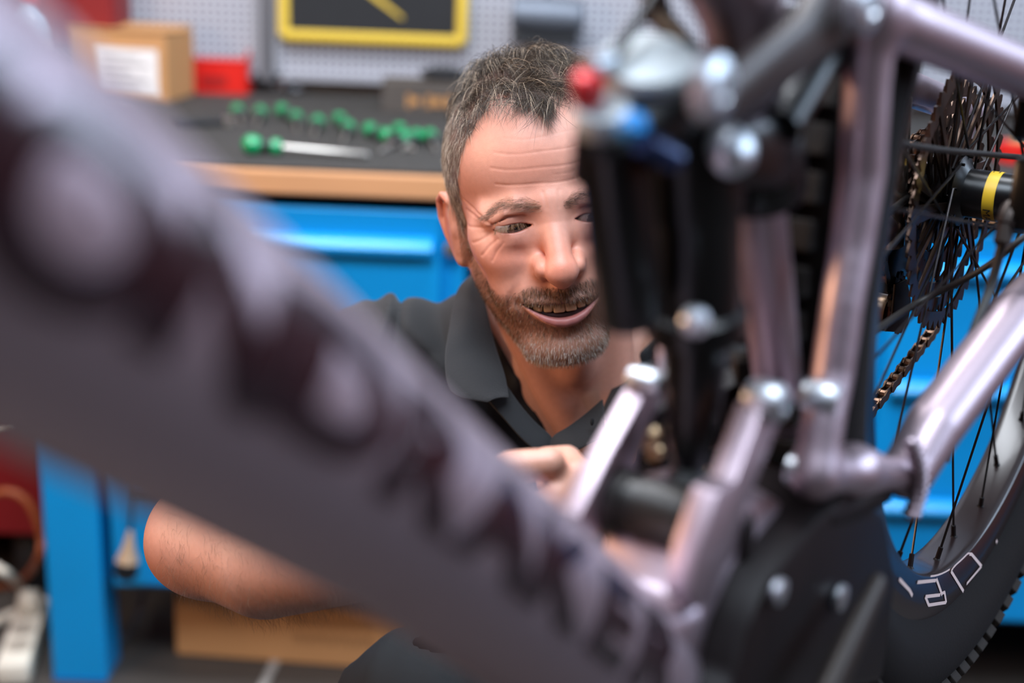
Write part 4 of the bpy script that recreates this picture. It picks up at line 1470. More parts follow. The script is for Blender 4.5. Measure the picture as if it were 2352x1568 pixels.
def head_sdf(P):
    x, y, z = P[:, 0], P[:, 1], P[:, 2]
    ax = np.abs(x)
    Q = np.stack([ax, y, z], 1)
    E, Cp, sm, sM = SD.ell, SD.cap, SD.smin, SD.smax
    d = E(P, (0, -8, 32), (75, 95, 82))
    d = sm(d, E(P, (0, 34, 44), (64, 58, 52)), 18)          # forehead
    d = sm(d, E(P, (0, 26, -46), (54, 60, 54)), 22)          # face block
    d = sm(d, E(Q, (43, 50, -16), (22, 27, 25)), 18)         # cheekbone
    d = sm(d, E(Q, (34, 67, -30), (20, 18, 17)), 16)         # smiling cheek
    d = sm(d, E(Q, (32, 60, -56), (20, 20, 20)), 14)
    d = sm(d, Cp(Q, (50, 2, -50), (20, 62, -104), 15, 14), 18)  # jaw line
    d = sm(d, E(P, (0, 72, -104), (24, 20, 18)), 16)         # chin
    d = sm(d, E(P, (0, 62, -66), (36, 32, 28)), 16)          # muzzle
    d = sm(d, SD.poly(Q, [(6, 86, 13), (26, 84.5, 13), (47, 68, 7)], [6.5, 7, 6.5]), 12)   # brow ridge
    # sockets
    d = sM(d, -E(Q, (33, 101, -3), (18, 13, 9.5)), 10)
    # eyelids: ball over the eyeball
    e = np.array([31, 76, -1], np.float32)
    r = np.sqrt(((Q - e) ** 2).sum(1))
    d = sm(d, r - 13.3, 5.5)
    # hooded fold above the lid and bag below
    d = sm(d, SD.poly(Q, [(17, 86, 7), (24, 88.5, 9.5), (36, 87, 9), (48, 76, 1)], [1.6, 2.4, 3.0, 3]), 7)
    d = sM(d, -SD.poly(Q, [(18, 87.5, 3.8), (24, 90, 6.4), (35, 89, 6.2), (46, 80.5, 0)], [.3, .8, .8, .4]), 2.4)
    d = sm(d, SD.poly(Q, [(19, 84.5, -8), (30, 87, -10.5), (42, 81, -8)], [1.0, 1.6, 1.0]), 7)
    d = sM(d, -SD.poly(Q, [(17, 88, -11), (26, 90.3, -15), (38, 87.5, -14.5), (46, 83, -10)], [.3, .5, .5, .3]), 2.5)
    d = sm(d, E(Q, (30, 79, -15), (15, 8.5, 6)), 8)
    d = sm(d, E(Q, (15, 79, -11), (9, 10, 19)), 9)
    # nose
    n = SD.poly(P, [(0, 86, 12), (0, 90, -4), (0, 97.5, -20), (0, 105, -34)], [9.2, 9.2, 10, 10.5])
    n = sm(n, E(P, (0, 107, -39), (12.5, 10.5, 10.2)), 7)
    n = sm(n, E(Q, (13.6, 96.5, -36), (6.7, 10.5, 8.2)), 2.6)
    n = sm(n, Cp(P, (0, 107, -46), (0, 96, -52), 4.5, 4.5), 6)
    n = sM(n, -E(Q, (6.8, 101.5, -48), (3.8, 6, 4)), 1.5)
    d = sm(d, n, 13)
    d = sM(d, -SD.poly(Q, [(20.5, 100, -31), (22, 95, -40), (17, 93, -46)], [.3, 1.2, .3]), 2.0)   # wing crease
    # nasolabial fold
    d = sM(d, -SD.poly(Q, [(24, 94, -37), (32, 90, -47), (39, 83, -58), (42, 76, -68)], [.8, 2.2, 2.2, .6]), 5)
    d = sM(d, -E(P, (0, 101, -56), (3, 2.5, 8)), 3)          # philtrum
    # lips
    xs = np.linspace(-29, 29, 9)
    lo = [(a, mouth_y(a) - 2.5, f_lidlow(a) - 3.4 * (1 - (a / 33) ** 2)) for a in xs]
    up = [(a, mouth_y(a) - 2.6, f_lidup(a) + 2.2) for a in xs]
    d = sm(d, SD.poly(P, lo, [.7 + 3.6 * max(0, 1 - (a / 27) ** 2) for a in xs]), 3.5)
    d = sm(d, SD.poly(P, up, [.8 + 1.0 * (1 - (a / 30) ** 2) for a in xs]), 5)
    d = sM(d, -E(P, (0, 98, -94), (18, 5, 3.4)), 5)          # dip above the chin
    gap = np.maximum(np.maximum(z - f_lidup(x), f_lidlow(x) - z), np.maximum(ax - 30.5, 74 - y))
    d = sM(d, -gap, 1.2)
    # corner dimples
    d = sM(d, -E(Q, (35, 84, -66), (2.2, 5, 4.5)), 4)
    # eye opening
    for ex, ey, ez in EYE:
        s = -1 if ex < 0 else 1
        u = np.clip((x - ex) / 15.0, -1, 1)
        zu, zl = lid_curves(u, s)
        op = np.maximum(np.maximum(z - ez - zu, zl - (z - ez)), np.maximum(np.abs(x - ex) - 14.6, 78 - y))
        d = sM(d, -op, 0.7)
    # ears
    A = np.stack([ax + 0.0 + 0.12 * y, y + 2, z + 6.5], 1)
    er = E(A, (71.5, -9, -8), (5.5, 15, 27))
    er = sm(er, E(A, (69, -3, -28), (5.5, 9, 13)), 6)
    er = sm(er, SD.poly(A, [(69, 6, 6), (76, 4, 16), (79, -6, 21), (80.5, -17, 15), (80, -20, 0), (77, -15, -15), (72, -6, -28), (70, 0, -35)],
                        [2.4, 2.6, 2.6, 2.6, 2.8, 3, 4, 4.5]), 3)
    er = sm(er, E(A, (66, 4, -10), (7, 14, 24)), 8)
    er = sm(er, E(A, (73.5, -6, -1), (4.5, 15, 22)), 4)
    er = sM(er, -E(A, (84, -3, -4), (5, 8, 12)), 2.5)
    er = sm(er, E(A, (72, 6, -8), (4, 4, 6)), 3)
    d = sm(d, er, 6)
    # neck
    nk = Cp(P, (4, -28, -50), (26, -58, -215), 50, 58)
    nk = sm(nk, Cp(P, (-50, -20, -60), (6, -4, -205), 13, 13), 14)
    nk = sm(nk, Cp(P, (56, -20, -60), (46, -4, -205), 13, 13), 14)
    nk = sm(nk, E(P, (14, 12, -140), (14, 14, 16)), 16)
    d = sm(d, nk, 12)
    return d


def skin_lines(P):
    """fine creases as a height (mm), added along the normal"""
    x, y, z = P.T
    ax = np.abs(x)
    h = np.zeros(len(P))

    def groove(t, pts, w, dep):
        pts = np.array(pts, float)
        dm = None
        for i in range(len(pts) - 1):
            e = SD.cap(t, pts[i], pts[i + 1], 0)
            dm = e if dm is None else np.minimum(dm, e)
        return -dep * np.exp(-(dm / w) ** 2)
    Q2 = np.stack([ax, z], 1)
    front = y > 40
    X2 = np.stack([x, z], 1)
    for z0, dz, x0, x1, dep in ((28, .8, -40, 34, .7), (40, .8, -42, 38, .6), (52, .8, -38, 40, .45), (34, .6, 4, 40, .3), (63, 1, -30, 30, .2)):
        xs = np.linspace(x0, x1, 9)
        h += front * groove(X2, [(a, z0 + dz * sin(a * 0.12 + z0) + .0022 * a * a) for a in xs], 0.8, dep * .55)
    for pts in ([(47, 1), (56, 4), (63, 8)], [(47, -2), (57, -3), (65, -4)], [(46, -6), (54, -11), (62, -15)], [(44, -11), (51, -17), (57, -24)],
                [(40, -14), (46, -21), (50, -28)], [(50, 3), (60, 12), (66, 18)]):
        h += front * groove(Q2, pts, 1.0, 0.5)
    h += front * groove(Q2, [(5, 10), (6, 22)], 1.3, .4)
    return h


def ramp(v, a, b):
    return np.clip((v - a) / (b - a), 0, 1)


def beard_mask(P):
    x, y, z = P.T
    ax = np.abs(x)
    lim = np.interp(ax, [0, 17, 24, 32, 40, 48, 56, 62, 67, 72], [-51, -50, -49, -51, -56, -55, -46, -32, -4, 14])
    m = ramp(lim - z, 0, 5)
    lip = (x / 29.5) ** 2 + ((z - (-76.2 + 9.5 * (x / 31) ** 2)) / 8.6) ** 2
    m *= np.where(y > 74, ramp(lip, 0.92, 1.2), 1)
    m *= ramp(y, 0, 14) * (ax < 71)
    m *= ramp(z, -126, -114) if True else 1
    m *= np.where(z < -108, ramp(y, 15, 40), 1)
    return m * (z < 20)


def hair_mask(P):
    x, y, z = P.T
    phi = np.degrees(np.arctan2(np.abs(x), y))
    lim = np.interp(phi, [0, 8, 18, 28, 38, 46, 54, 62, 70, 78, 84, 92, 110, 180], [79, 80, 85, 89, 78, 59, 38, 18, 2, -14, 2, 22, -30, -50])
    wob = 1.5 * np.sin(phi * 1.1) + 1.2 * np.sin(x * .35)
    ear = (np.abs(x) > 74.5) & (z < 24) & (y < 10) & (y > -26)
    return ramp(z - lim + wob, -1.5, 2.5 + 9 * (phi < 34)) * (~ear)


def skin_cols(P, Nn):
    x, y, z = P.T
    ax = np.abs(x)
    c = np.tile(np.array([0.64, 0.305, 0.222]), (len(P), 1))

    def mixc(m, col):
        nonlocal c
        c = c * (1 - m[:, None]) + m[:, None] * np.array(col)
    red = np.exp(-((x / 16) ** 2 + ((z + 30) / 17) ** 2)) * (y > 90)
    red += .75 * np.exp(-(((ax - 42) / 17) ** 2 + ((z + 26) / 14) ** 2)) * (y > 30)
    red += .35 * np.exp(-(((x + 8) / 22) ** 2 + ((z - 42) / 14) ** 2)) * (y > 30)
    red += .8 * (ax > 78) * (z < 30)
    mixc(np.clip(red, 0, 1) * .75, (0.60, 0.19, 0.115))
    # eye surroundings a little darker and pinker
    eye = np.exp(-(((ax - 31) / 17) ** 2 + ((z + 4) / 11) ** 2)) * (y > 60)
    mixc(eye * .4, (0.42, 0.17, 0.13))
    rim = np.zeros(len(P))
    for ex, ey, ez in EYE:
        u = np.clip((x - ex) / 15.0, -1, 1)
        zu, zl = lid_curves(u, -1 if ex < 0 else 1)
        q = np.minimum(np.abs(z - ez - zu), np.abs(z - ez - zl))
        rim += np.exp(-(q / 1.1) ** 2) * (np.abs(x - ex) < 15.5) * (y > 78) * (y < 93)
    mixc(np.clip(rim, 0, 1) * .6, (0.30, 0.09, 0.06))
    # beard shadow
    mixc(beard_mask(P) * (0.55 + 0.1 * ramp(-z, 60, 100)), (0.13, 0.075, 0.052))
    # lips
    zl, zu = f_lidlow(x), f_lidup(x)
    low = (z < zl + 1.5) & (z > zl - .8 - 6.2 * np.clip(1 - (x / 27) ** 2, 0, 1)) & (ax < 30) & (y > 76)
    upp = (z > zu - 1.5) & (z < zu + 1.6 * (1 - (x / 33) ** 2)) & (ax < 31) & (y > 76)
    mixc((low | upp) * .8, (0.27, 0.08, 0.09))
    inside = (z < zu + 1) & (z > zl - 1) & (ax < 31) & (y > 70) & (y < mouth_y(x) - 4.5)
    mixc(inside * 1.0, (0.05, 0.008, 0.008))
    # temples; scalp under the hair, brows
    mixc(hair_mask(P + np.array([0, 0, 7])) * .28 * (np.abs(x) > 42), (0.16, 0.09, 0.06))  # temple stubble, with the temple's shadow put into the colour
    mixc(hair_mask(P) * .85, (0.07, 0.052, 0.042))
    return c


def vert_normals(V, Q):
    a, b, c, d = (V[Q[:, i]] for i in range(4))
    n = np.cross(c - a, d - b)
    N = np.zeros_like(V)
    for i in range(4):
        np.add.at(N, Q[:, i], n)
    return N / (np.linalg.norm(N, axis=1)[:, None] + 1e-12)


person = empty('person', (0.06, 1.38, 0.0))
tag(person, 'smiling bearded man in a dark polo shirt kneeling behind the bicycle frame', 'person')

HV, HQ = sdf_mesh(head_sdf, (-98, -125, -240), (110, 128, 124), 1.0)
HN = vert_normals(HV, HQ)
HV = HV + HN * (skin_lines(HV) * (HV[:, 1] > 30))[:, None]
M_SKIN = mat('skin', rough=0.42, vcol='Col', sss=0.12, noise=(240, 0.10), bump=(2300, 0.35, 0.0004), spec=0.45)
HCOL = skin_cols(HV, HN)

# area-weighted sampling of the head's surface
_a, _b, _c, _d = (HV[HQ[:, i]] for i in range(4))
F_AREA = np.linalg.norm(np.cross(_c - _a, _d - _b), axis=1) / 2
F_CEN = (_a + _b + _c + _d) / 4
F_NRM = np.cross(_c - _a, _d - _b)
F_NRM /= np.linalg.norm(F_NRM, axis=1)[:, None] + 1e-9
if (F_NRM[F_CEN[:, 2] > 100][:, 2]).mean() < 0:
    F_NRM = -F_NRM
if (HN[HV[:, 2] > 100][:, 2]).mean() < 0:
    HN = -HN


def sample(mask, n):
    w = F_AREA * mask
    i = RNG.choice(len(w), n, p=w / w.sum())
    s, t = RNG.random((2, n, 1))
    p = HV[HQ[i, 0]] * (1 - s) * (1 - t) + HV[HQ[i, 1]] * s * (1 - t) + HV[HQ[i, 2]] * s * t + HV[HQ[i, 3]] * (1 - s) * t
    return p, F_NRM[i]


def unit(v):
    return v / (np.linalg.norm(v, axis=-1, keepdims=True) + 1e-9)


def lownoise(p, f, seed):
    r = np.random.default_rng(seed)
    out = np.zeros((len(p), 3))
    for _ in range(6):
        k = r.normal(size=3) * f
        ph = r.random() * 6.28
        out += np.sin(p @ k + ph)[:, None] * r.normal(size=3)
    return out / 2.4


def grow(p, n, comb, L, lift, droop, curl, K=7, jit=0.15, keep=None):
    """strand polylines: start along lift*n + comb, bend towards comb and droop"""
    N = len(p)
    step = (L / (K - 1))[:, None]
    pts = [p.copy()]
    cur = p.copy()
    rnd = RNG.normal(size=(N, 3)) * jit
    crl = (RNG.normal(size=(N, 3)) * .5 + lownoise(p, .22, 17)) * curl
    for k in range(1, K):
        t = k / (K - 1)
        d = unit(unit(comb) * (0.55 + t) + n * (lift * (1 - t) + 0.02) + droop * t + rnd + crl * np.sin(t * 5))
        cur = cur + d * step
        pts.append(cur.copy())
    return np.stack(pts, 1)


M_HAIR = mat('hair', rough=0.42, vcol='Col', spec=0.4)
HAIR_PTS, HAIR_COL, HAIR_RAD = [], [], []


def hair_batch(mask, n, comb_fn, L, lift, droop, curl, jit, dark, light, plight, rad, side=0.0):
    p, nn = sample(mask, n)
    comb = comb_fn(p, nn)
    pts = grow(p, nn, comb, L * RNG.uniform(.65, 1.15, n) * (1 - side * ramp(np.abs(p[:, 0]), 26, 54)), lift, np.array(droop, float), curl, jit=jit)
    # keep the strands outside the head
    flat = pts.reshape(-1, 3).astype(np.float32)
    for _ in range(2):
        dd = head_sdf_simple(flat)
        push = np.clip(0.6 - dd, 0, 20)
        flat = flat + (push[:, None] * unit(flat - np.array([0, 0, 20], np.float32)))
    pts = flat.reshape(pts.shape).astype(float)
    pts[:, 0] = p - nn * 0.5
    u = RNG.random((n, 1))
    c = np.where(u < plight, np.array(light), np.array(dark)) * RNG.uniform(.65, 1.4, (n, 1))
    HAIR_PTS.append(pts)
    HAIR_COL.append(c)
    HAIR_RAD.append(np.tile(rad * np.array([1, 1, 1, .95, .85, .65, .25]), (n, 1)))


def head_sdf_simple(P):
    d = SD.ell(P, (0, -8, 32), (75, 95, 82))
    return SD.smin(d, SD.ell(P, (0, 34, 44), (64, 58, 52)), 18)


HM_F = hair_mask(F_CEN)
ztop = F_CEN[:, 2]
top_w = HM_F * ramp(ztop, 52, 80) * (1 - ramp(np.abs(F_CEN[:, 0]), 50, 62))
side_w = HM_F * np.maximum(1 - ramp(ztop, 58, 88), ramp(np.abs(F_CEN[:, 0]), 48, 58) * .8)


def comb_top(p, n):
    d = np.tile(np.array([0.25, 0.9, -0.1]), (len(p), 1)) + 0.55 * lownoise(p, 0.05, 3) + 0.75 * lownoise(p, 0.20, 4)
    d[:, 0] += np.where(p[:, 0] < -20, -0.3, 0)
    d[:, 2] -= 1.2 * (np.abs(p[:, 0]) > 48)
    return d - n * (d * n).sum(1)[:, None] * 0.9


def comb_side(p, n):
    d = np.tile(np.array([0, 0.15, -1.0]), (len(p), 1)) + 0.3 * lownoise(p, 0.3, 5)
    return d - n * (d * n).sum(1)[:, None]


hair_batch(top_w, 7200, comb_top, 40, 1.15, (0.05, .35, -.85), .36, .10, (0.034, 0.022, 0.014), (0.36, 0.27, 0.19), .2, .115, side=.6)
hair_batch(side_w, 9000, comb_side, 11, .34, (0, 0, -.3), .12, .07, (0.15, 0.11, 0.08), (0.55, 0.46, 0.37), .45, .085)
front_w = HM_F * ramp(F_CEN[:, 1], 66, 78) * (F_CEN[:, 2] < 92)
hair_batch(front_w, 520, lambda p, n: np.tile(np.array([0.1, .5, -.9]), (len(p), 1)) + .6 * lownoise(p, .12, 9), 25, 1.1, (0, .1, -1.0), .6, .2,
           (0.05, 0.036, 0.026), (0.2, 0.15, 0.11), .2, .07)
hp, hc, hr = np.concatenate(HAIR_PTS), np.concatenate(HAIR_COL), np.concatenate(HAIR_RAD)
strands('hair', None, hw(hp.reshape(-1, 3)).reshape(hp.shape), hr / 1000, hc, M_HAIR, person)

# beard
BM = beard_mask(F_CEN)
n = 15500
p, nn = sample(BM * (0.75 + 0.25 * ramp(-F_CEN[:, 2], 50, 85) + 2.0 * (np.abs(F_CEN[:, 0]) < 30) * (F_CEN[:, 2] > -66)) * (F_CEN[:, 2] > -128), n)
comb = np.stack([p[:, 0] * 0.008, np.full(n, .1), np.full(n, -1.0)], 1) + .2 * lownoise(p, .1, 6)
K = 4
Lb = RNG.uniform(2.2, 4.6, n) * np.where(p[:, 2] < -85, 1.1, .9) * np.where((np.abs(p[:, 0]) < 32) & (p[:, 2] > -68), 1.15, 1)
pts = grow(p - nn * .3, nn, comb, Lb, 1.1, np.array([0, 0, -.4]), .1, K=K, jit=.28)
chin = ramp(-p[:, 2], 82, 104)[:, None] * .45 + .05
u = RNG.random((n, 1))
c = np.where(u < chin, np.array([[.62, .58, .52]]), np.where(u < chin + .45, np.array([[.30, .15, .07]]), np.array([[.07, .043, .028]]))) * RNG.uniform(.7, 1.2, (n, 1))
strands('beard', None, hw(pts.reshape(-1, 3)).reshape(pts.shape), np.array([.085, .08, .065, .02]) / 1000, c, M_HAIR, person)

# brows and lashes
bx_, bz_ = np.abs(F_CEN[:, 0]), F_CEN[:, 2]
mid = np.interp(bx_, [9, 18, 30, 40, 50], [11, 13.5, 16, 14.5, 6])
wid = np.interp(bx_, [7, 14, 30, 44, 53], [2.8, 4, 3.8, 2.6, 1.2])
bw = np.exp(-((bz_ - mid) / wid) ** 2) * (bx_ > 8) * (bx_ < 54) * (F_CEN[:, 1] > 55)
p, nn = sample(bw * (bw > .12), 1700)
comb = np.stack([np.sign(p[:, 0]) * 1.0, -.1 + 0 * p[:, 0], .5 - .02 * np.abs(p[:, 0])], 1) + .2 * RNG.normal(size=p.shape)
pts = grow(p - nn * .2, nn, comb, RNG.uniform(4, 7, len(p)), .45, np.array([0, 0, -.1]), .1, K=5, jit=.12)
u = RNG.random((len(p), 1))
strands('eyebrow', None, hw(pts.reshape(-1, 3)).reshape(pts.shape), np.array([.05, .05, .045, .04, .015]) / 1000,
        np.where(u < .4, np.array([[.26, .15, .09]]), np.array([[.12, .066, .04]])), M_HAIR, person)
lp, ln, lc = [], [], []
for ex, ey, ez in EYE:
    s = -1 if ex < 0 else 1
    for q in (list(RNG.uniform(-.92, .9, 55)) + list(s * RNG.uniform(.3, .95, 55))):
        zu, zl = lid_curves(q, s)
        X = ex + 15 * q
        Y = ey + sqrt(max(13.4 ** 2 - (15 * q) ** 2 - (zu) ** 2, 9))
        lp.append((X, Y, ez + zu + .2))
        lc.append((q * .45 + .1 * RNG.normal(), 1.0, -.75))
lp, lc = np.array(lp), np.array(lc)
pts = grow(lp, np.tile([0, .3, -1.0], (len(lp), 1)), lc, RNG.uniform(6, 9, len(lp)), .6, np.array([0, 0, .5]), .05, K=6, jit=.08)
strands('eyelash', None, hw(pts.reshape(-1, 3)).reshape(pts.shape), np.array([.07, .07, .06, .05, .035, .01]) / 1000,
        np.tile([[.22, .14, .08]], (len(lp), 1)), M_HAIR, person)

# eyes: ball with iris and pupil rings in its vertex colours, looking down to the picture's right
M_EYE = mat('eye', rough=0.12, vcol='Col', coat=1.0, spec=.6)
gaze = unit(np.array([0.24, 0.90, -0.34]))
for ex, ey, ez in EYE:
    mb = MB().sphere((0, 0, 0), 12.3, n=40)
    V = np.array(mb.v)
    ang = np.degrees(np.arccos(np.clip((V / 12.3) @ gaze, -1, 1)))
    c = np.tile(np.array([.48, .36, .33]), (len(V), 1))
    c[ang < 32] = (.02, .012, .008)
    c[ang < 28] = (.085, .038, .014)
    c[ang < 13] = (.004, .004, .004)
    me = np_mesh('eye', hw(V * [1.26, 1, 1] + np.array([ex, ey, ez])), np.array([f for f in mb.f]), c)
    mesh_obj('eye', me, person, M_EYE)

# teeth
M_TOOTH = mat('tooth_enamel', srgb(208, 184, 148), .25, sss=.1, coat=.3)
TW = [9.2, 7.2, 7.8, 6.8]
for s in (-1, 1):
    X = 0.0
    for k, w in enumerate(TW):
        xc = s * (X + w / 2) + 1.0
        X += w + .15
        yc = mouth_y(xc) - 7.2 - .5 * k
        zc = f_lidup(xc) - [4.0, 3.3, 3.6, 2.6][k] + .8
        tx = unit(np.array([1, -2 * 13 * xc / 961, 0]))
        ty = np.array([-tx[1], tx[0], 0])
        mb = MB().box((0, 0, 0), (w * 1.0, 4.5, 8.6), [tx, ty, (0, 0, 1)], bevel=1.6)
        o = MB()
        o.v = [tuple(q) for q in hw(np.array(mb.v) + np.array([xc, yc, zc]))]
        o.f = mb.f
        o.build('tooth', M_TOOTH, person, angle=80)
lw = [(a, mouth_y(a) - 10.5, f_lidlow(a) + .3) for a in np.linspace(-20, 20, 9)]
MB().tube(hw(np.array(lw)), .0028, 8).build('gum', mat('gum', srgb(60, 22, 20), .3), person)
# ------------------------------------------------------------------ arms, hands, torso (world mm)
def mm(*p):
    return np.array(p, float) * 1000


SH_R, EL_R, WR_R = mm(-.128, 1.225, .785), mm(-.226, .985, .733), mm(-.042, .835, .796)
SH_L, EL_L, WR_L = mm(.235, 1.25, .775), mm(.33, 1.16, .52), mm(.24, .98, .40)


def arm_sdf(P, sh, el, wr, bend):
    m1 = el + (wr - el) * .3 + np.array(bend)
    m2 = wr + (el - wr) * .25
    d = SD.poly(P, [sh, (sh + el) / 2, el], [52, 48, 42])
    f = SD.poly(P, [el, m1, m2, wr], [40, 43, 31, 25])
    d = SD.smin(d, f, 18)
    ax_ = unit(el - (sh + wr) / 2)
    return SD.smin(d, SD.cap(P, el + ax_ * 14, el + ax_ * 20, 17), 16)


def finger(P, pts, r0):
    return SD.poly(P, pts, [r0, r0 * .95, r0 * .86, r0 * .74])


def hand_pts(wr, fwd, side, up, curl, L=1.0):
    """wr wrist, fwd towards the knuckles, side towards the little finger, up = back of the hand; mm"""
    out = []
    for k, (s, l, fl) in enumerate(((-27, 88, 74), (-9, 93, 84), (9, 88, 78), (25, 80, 62))):
        kn = wr + fwd * l + side * s + up * (4 - abs(k - 1.3) * 2)
        c = curl[k]
        p, a, pts = kn, 0.0, [kn]
        for seg, da in ((.46, c), (.3, c * 1.05), (.24, c * .7)):
            a += da
            p = p + (fwd * cos(a) - up * sin(a)) * fl * seg
            pts.append(p)
        out.append(pts)
    return out


def hand_sdf(P, wr, fwd, side, up, curl, thumb):
    d = None
    fs = hand_pts(wr, fwd, side, up, curl)
    palm = SD.cap(P, wr, wr + fwd * 18, 24, 22)
    for k, f in enumerate(fs):
        base = wr + fwd * 14 + side * [-14, -5, 5, 13][k]
        palm = SD.smin(palm, SD.cap(P, base, f[0], 14, 11.5), 9)
    d = palm
    for k, f in enumerate(fs):
        g = finger(P, f, [10, 10.3, 9.8, 8.8][k])
        g = SD.smin(g, SD.cap(P, f[0], f[0] + up * 1, 11), 4)
        g = SD.smin(g, SD.cap(P, f[1], f[1] + up * 1, 9.7), 3)
        d = SD.smin(d, g, 4.5)
    tb = [wr + fwd * 22 - side * 20 - up * 6] + [np.array(t) for t in thumb]
    t = SD.poly(P, tb, [17, 13, 11, 9])
    return SD.smin(d, t, 8)


FW_R = unit(np.array([.115, -.045, .045]) * 1000)
_s = unit(np.array([.35, .25, -.9]))
SD_R = unit(_s - FW_R * (_s @ FW_R))
UP_R = np.cross(FW_R, SD_R)
if UP_R[1] > 0:
    UP_R = -UP_R
CURL_R = [1.05, 1.15, 1.15, 1.1]
TH_R = [WR_R + FW_R * 40 - SD_R * 40 - UP_R * 14, WR_R + FW_R * 72 - SD_R * 52 - UP_R * 14, WR_R + FW_R * 96 - SD_R * 46 - UP_R * 20]
FW_L = unit(np.array([-.03, -.1, -.10]) * 1000)
_s = unit(np.array([-.6, .2, -.6]))
SD_L = unit(_s - FW_L * (_s @ FW_L))
UP_L = np.cross(SD_L, FW_L)
if UP_L[1] < 0:
    UP_L = -UP_L
CURL_L = [.9, 1.0, 1.0, 1.0]
TH_L = [WR_L + FW_L * 40 - SD_L * 38 - UP_L * 14, WR_L + FW_L * 70 - SD_L * 44 - UP_L * 24, WR_L + FW_L * 88 - SD_L * 30 - UP_L * 34]


def right_arm(P):
    d = arm_sdf(P, SH_R, EL_R, WR_R, (0, -4, -10))
    return SD.smin(d, hand_sdf(P, WR_R, FW_R, SD_R, UP_R, CURL_R, TH_R), 14)


def left_arm(P):
    d = arm_sdf(P, SH_L, EL_L, WR_L, (0, -4, -8))
    return SD.smin(d, hand_sdf(P, WR_L, FW_L, SD_L, UP_L, CURL_L, TH_L), 14)


def torso(P, grow_=0.0):
    E, Cp, sm = SD.ell, SD.cap, SD.smin
    d = E(P, mm(.055, 1.265, .66), (165, 115, 200))
    d = sm(d, E(P, mm(.06, 1.33, .45), (150, 125, 190)), 60)
    d = sm(d, Cp(P, mm(-.10, 1.235, .782), mm(.21, 1.26, .765), 54, 54), 46)
    d = sm(d, Cp(P, mm(.03, 1.215, .835), mm(-.07, 1.225, .812), 48, 42), 34)
    d = sm(d, Cp(P, mm(.10, 1.235, .83), mm(.20, 1.25, .80), 48, 44), 40)
    d = sm(d, E(P, mm(.06, 1.385, .33), (160, 135, 110)), 50)
    return d - grow_


NECK0, NECK1 = hw((4, -28, -50)) * 1000, hw((26, -58, -215)) * 1000


def chest_sdf(P):
    return SD.smin(torso(P, -9), SD.cap(P, NECK0 * .4 + NECK1 * .6, NECK1, 54, 60), 40)


parts = [(hw(HV), HQ, HCOL)]
SK = np.array([0.56, 0.28, 0.20])
for fn, lo, hi, h in ((right_arm, (-300, 715, 680), (120, 1300, 960), 2.4), (left_arm, (60, 820, 220), (420, 1320, 860), 4.0), (chest_sdf, (-180, 1060, 560), (290, 1400, 900), 4.0)):
    v, q = sdf_mesh(fn, lo, hi, h)
    c = np.tile(SK, (len(v), 1))
    if fn is right_arm:      # redder knuckles and elbow
        m = np.exp(-(np.linalg.norm(v - (EL_R + np.array([-20, -10, -30])), axis=1) / 45) ** 2)
        for f in hand_pts(WR_R, FW_R, SD_R, UP_R, CURL_R):
            m = m + np.exp(-(np.linalg.norm(v - f[0], axis=1) / 13) ** 2) + np.exp(-(np.linalg.norm(v - f[1], axis=1) / 11) ** 2)
        m = np.clip(m, 0, 1)[:, None] * .45
        c = c * (1 - m) + m * np.array([.55, .17, .11])
        ARM_V, ARM_Q = v, q
    parts.append((v / 1000, q, c))
off, vs, qs, cs = 0, [], [], []
for v, q, c in parts:
    vs.append(v)
    qs.append(q + off)
    cs.append(c)
    off += len(v)
bodyme = np_mesh('body', np.concatenate(vs), np.concatenate(qs), np.concatenate(cs))
mesh_obj('body', bodyme, person, M_SKIN)

# forearm hair
a_, b_, c_, d_ = (ARM_V[ARM_Q[:, i]] for i in range(4))
fc, fn_ = (a_ + b_ + c_ + d_) / 4, unit(np.cross(c_ - a_, d_ - b_))
ctr = EL_R + np.clip(((fc - EL_R) @ (WR_R - EL_R)) / ((WR_R - EL_R) @ (WR_R - EL_R)), 0, 1)[:, None] * (WR_R - EL_R)
if ((fc - ctr) * fn_).sum(1).mean() < 0:
    fn_ = -fn_
t_ = ((fc - EL_R) @ (WR_R - EL_R)) / ((WR_R - EL_R) @ (WR_R - EL_R))
ok = np.where((t_ > 0.02) & (t_ < .9) & (np.linalg.norm(fc - ctr, axis=1) < 60))[0]
ii = RNG.choice(ok, 3600)
p, nn = fc[ii] + RNG.normal(size=(3600, 3)) * .8, fn_[ii]
comb = np.tile(unit(WR_R - EL_R) + np.array([-.2, 0, -1.2]), (len(p), 1)) + .5 * RNG.normal(size=p.shape)
pts = grow(p - nn * .8, nn, comb, RNG.uniform(8, 16, len(p)), .5, np.array([0, 0, -.3]), .25, K=6, jit=.2)
strands('arm_hair', None, pts / 1000, np.array([.05, .05, .045, .04, .03, .01]) / 1000, np.tile([[.12, .07, .04]], (len(p), 1)), M_HAIR, person)

# polo shirt
M_POLO = mat('polo_cotton', srgb(15, 14, 16), .85, noise=(9, .12), bump=(900, .35, .0008), sheen=.1)
VB = mm(*on_plane(1268, 1003, (0, 1, 0), (0, 1.12, 0)))       # bottom of the open placket
VL = mm(*on_plane(1090, 690, (0, 1, 0), (0, 1.16, 0)))
VR = mm(*on_plane(1500, 780, (0, 1, 0), (0, 1.18, 0)))
_cm = mm(*CAM_C)


def side_plane(a, b):
    n = np.cross(a - _cm, b - _cm)
    return n / np.linalg.norm(n)


PL, PR = side_plane(VB, VL), side_plane(VR, VB)
_in = mm(*on_plane(1290, 850, (0, 1, 0), (0, 1.15, 0)))
PL = PL * np.sign((_in - _cm) @ PL)
PR = PR * np.sign((_in - _cm) @ PR)


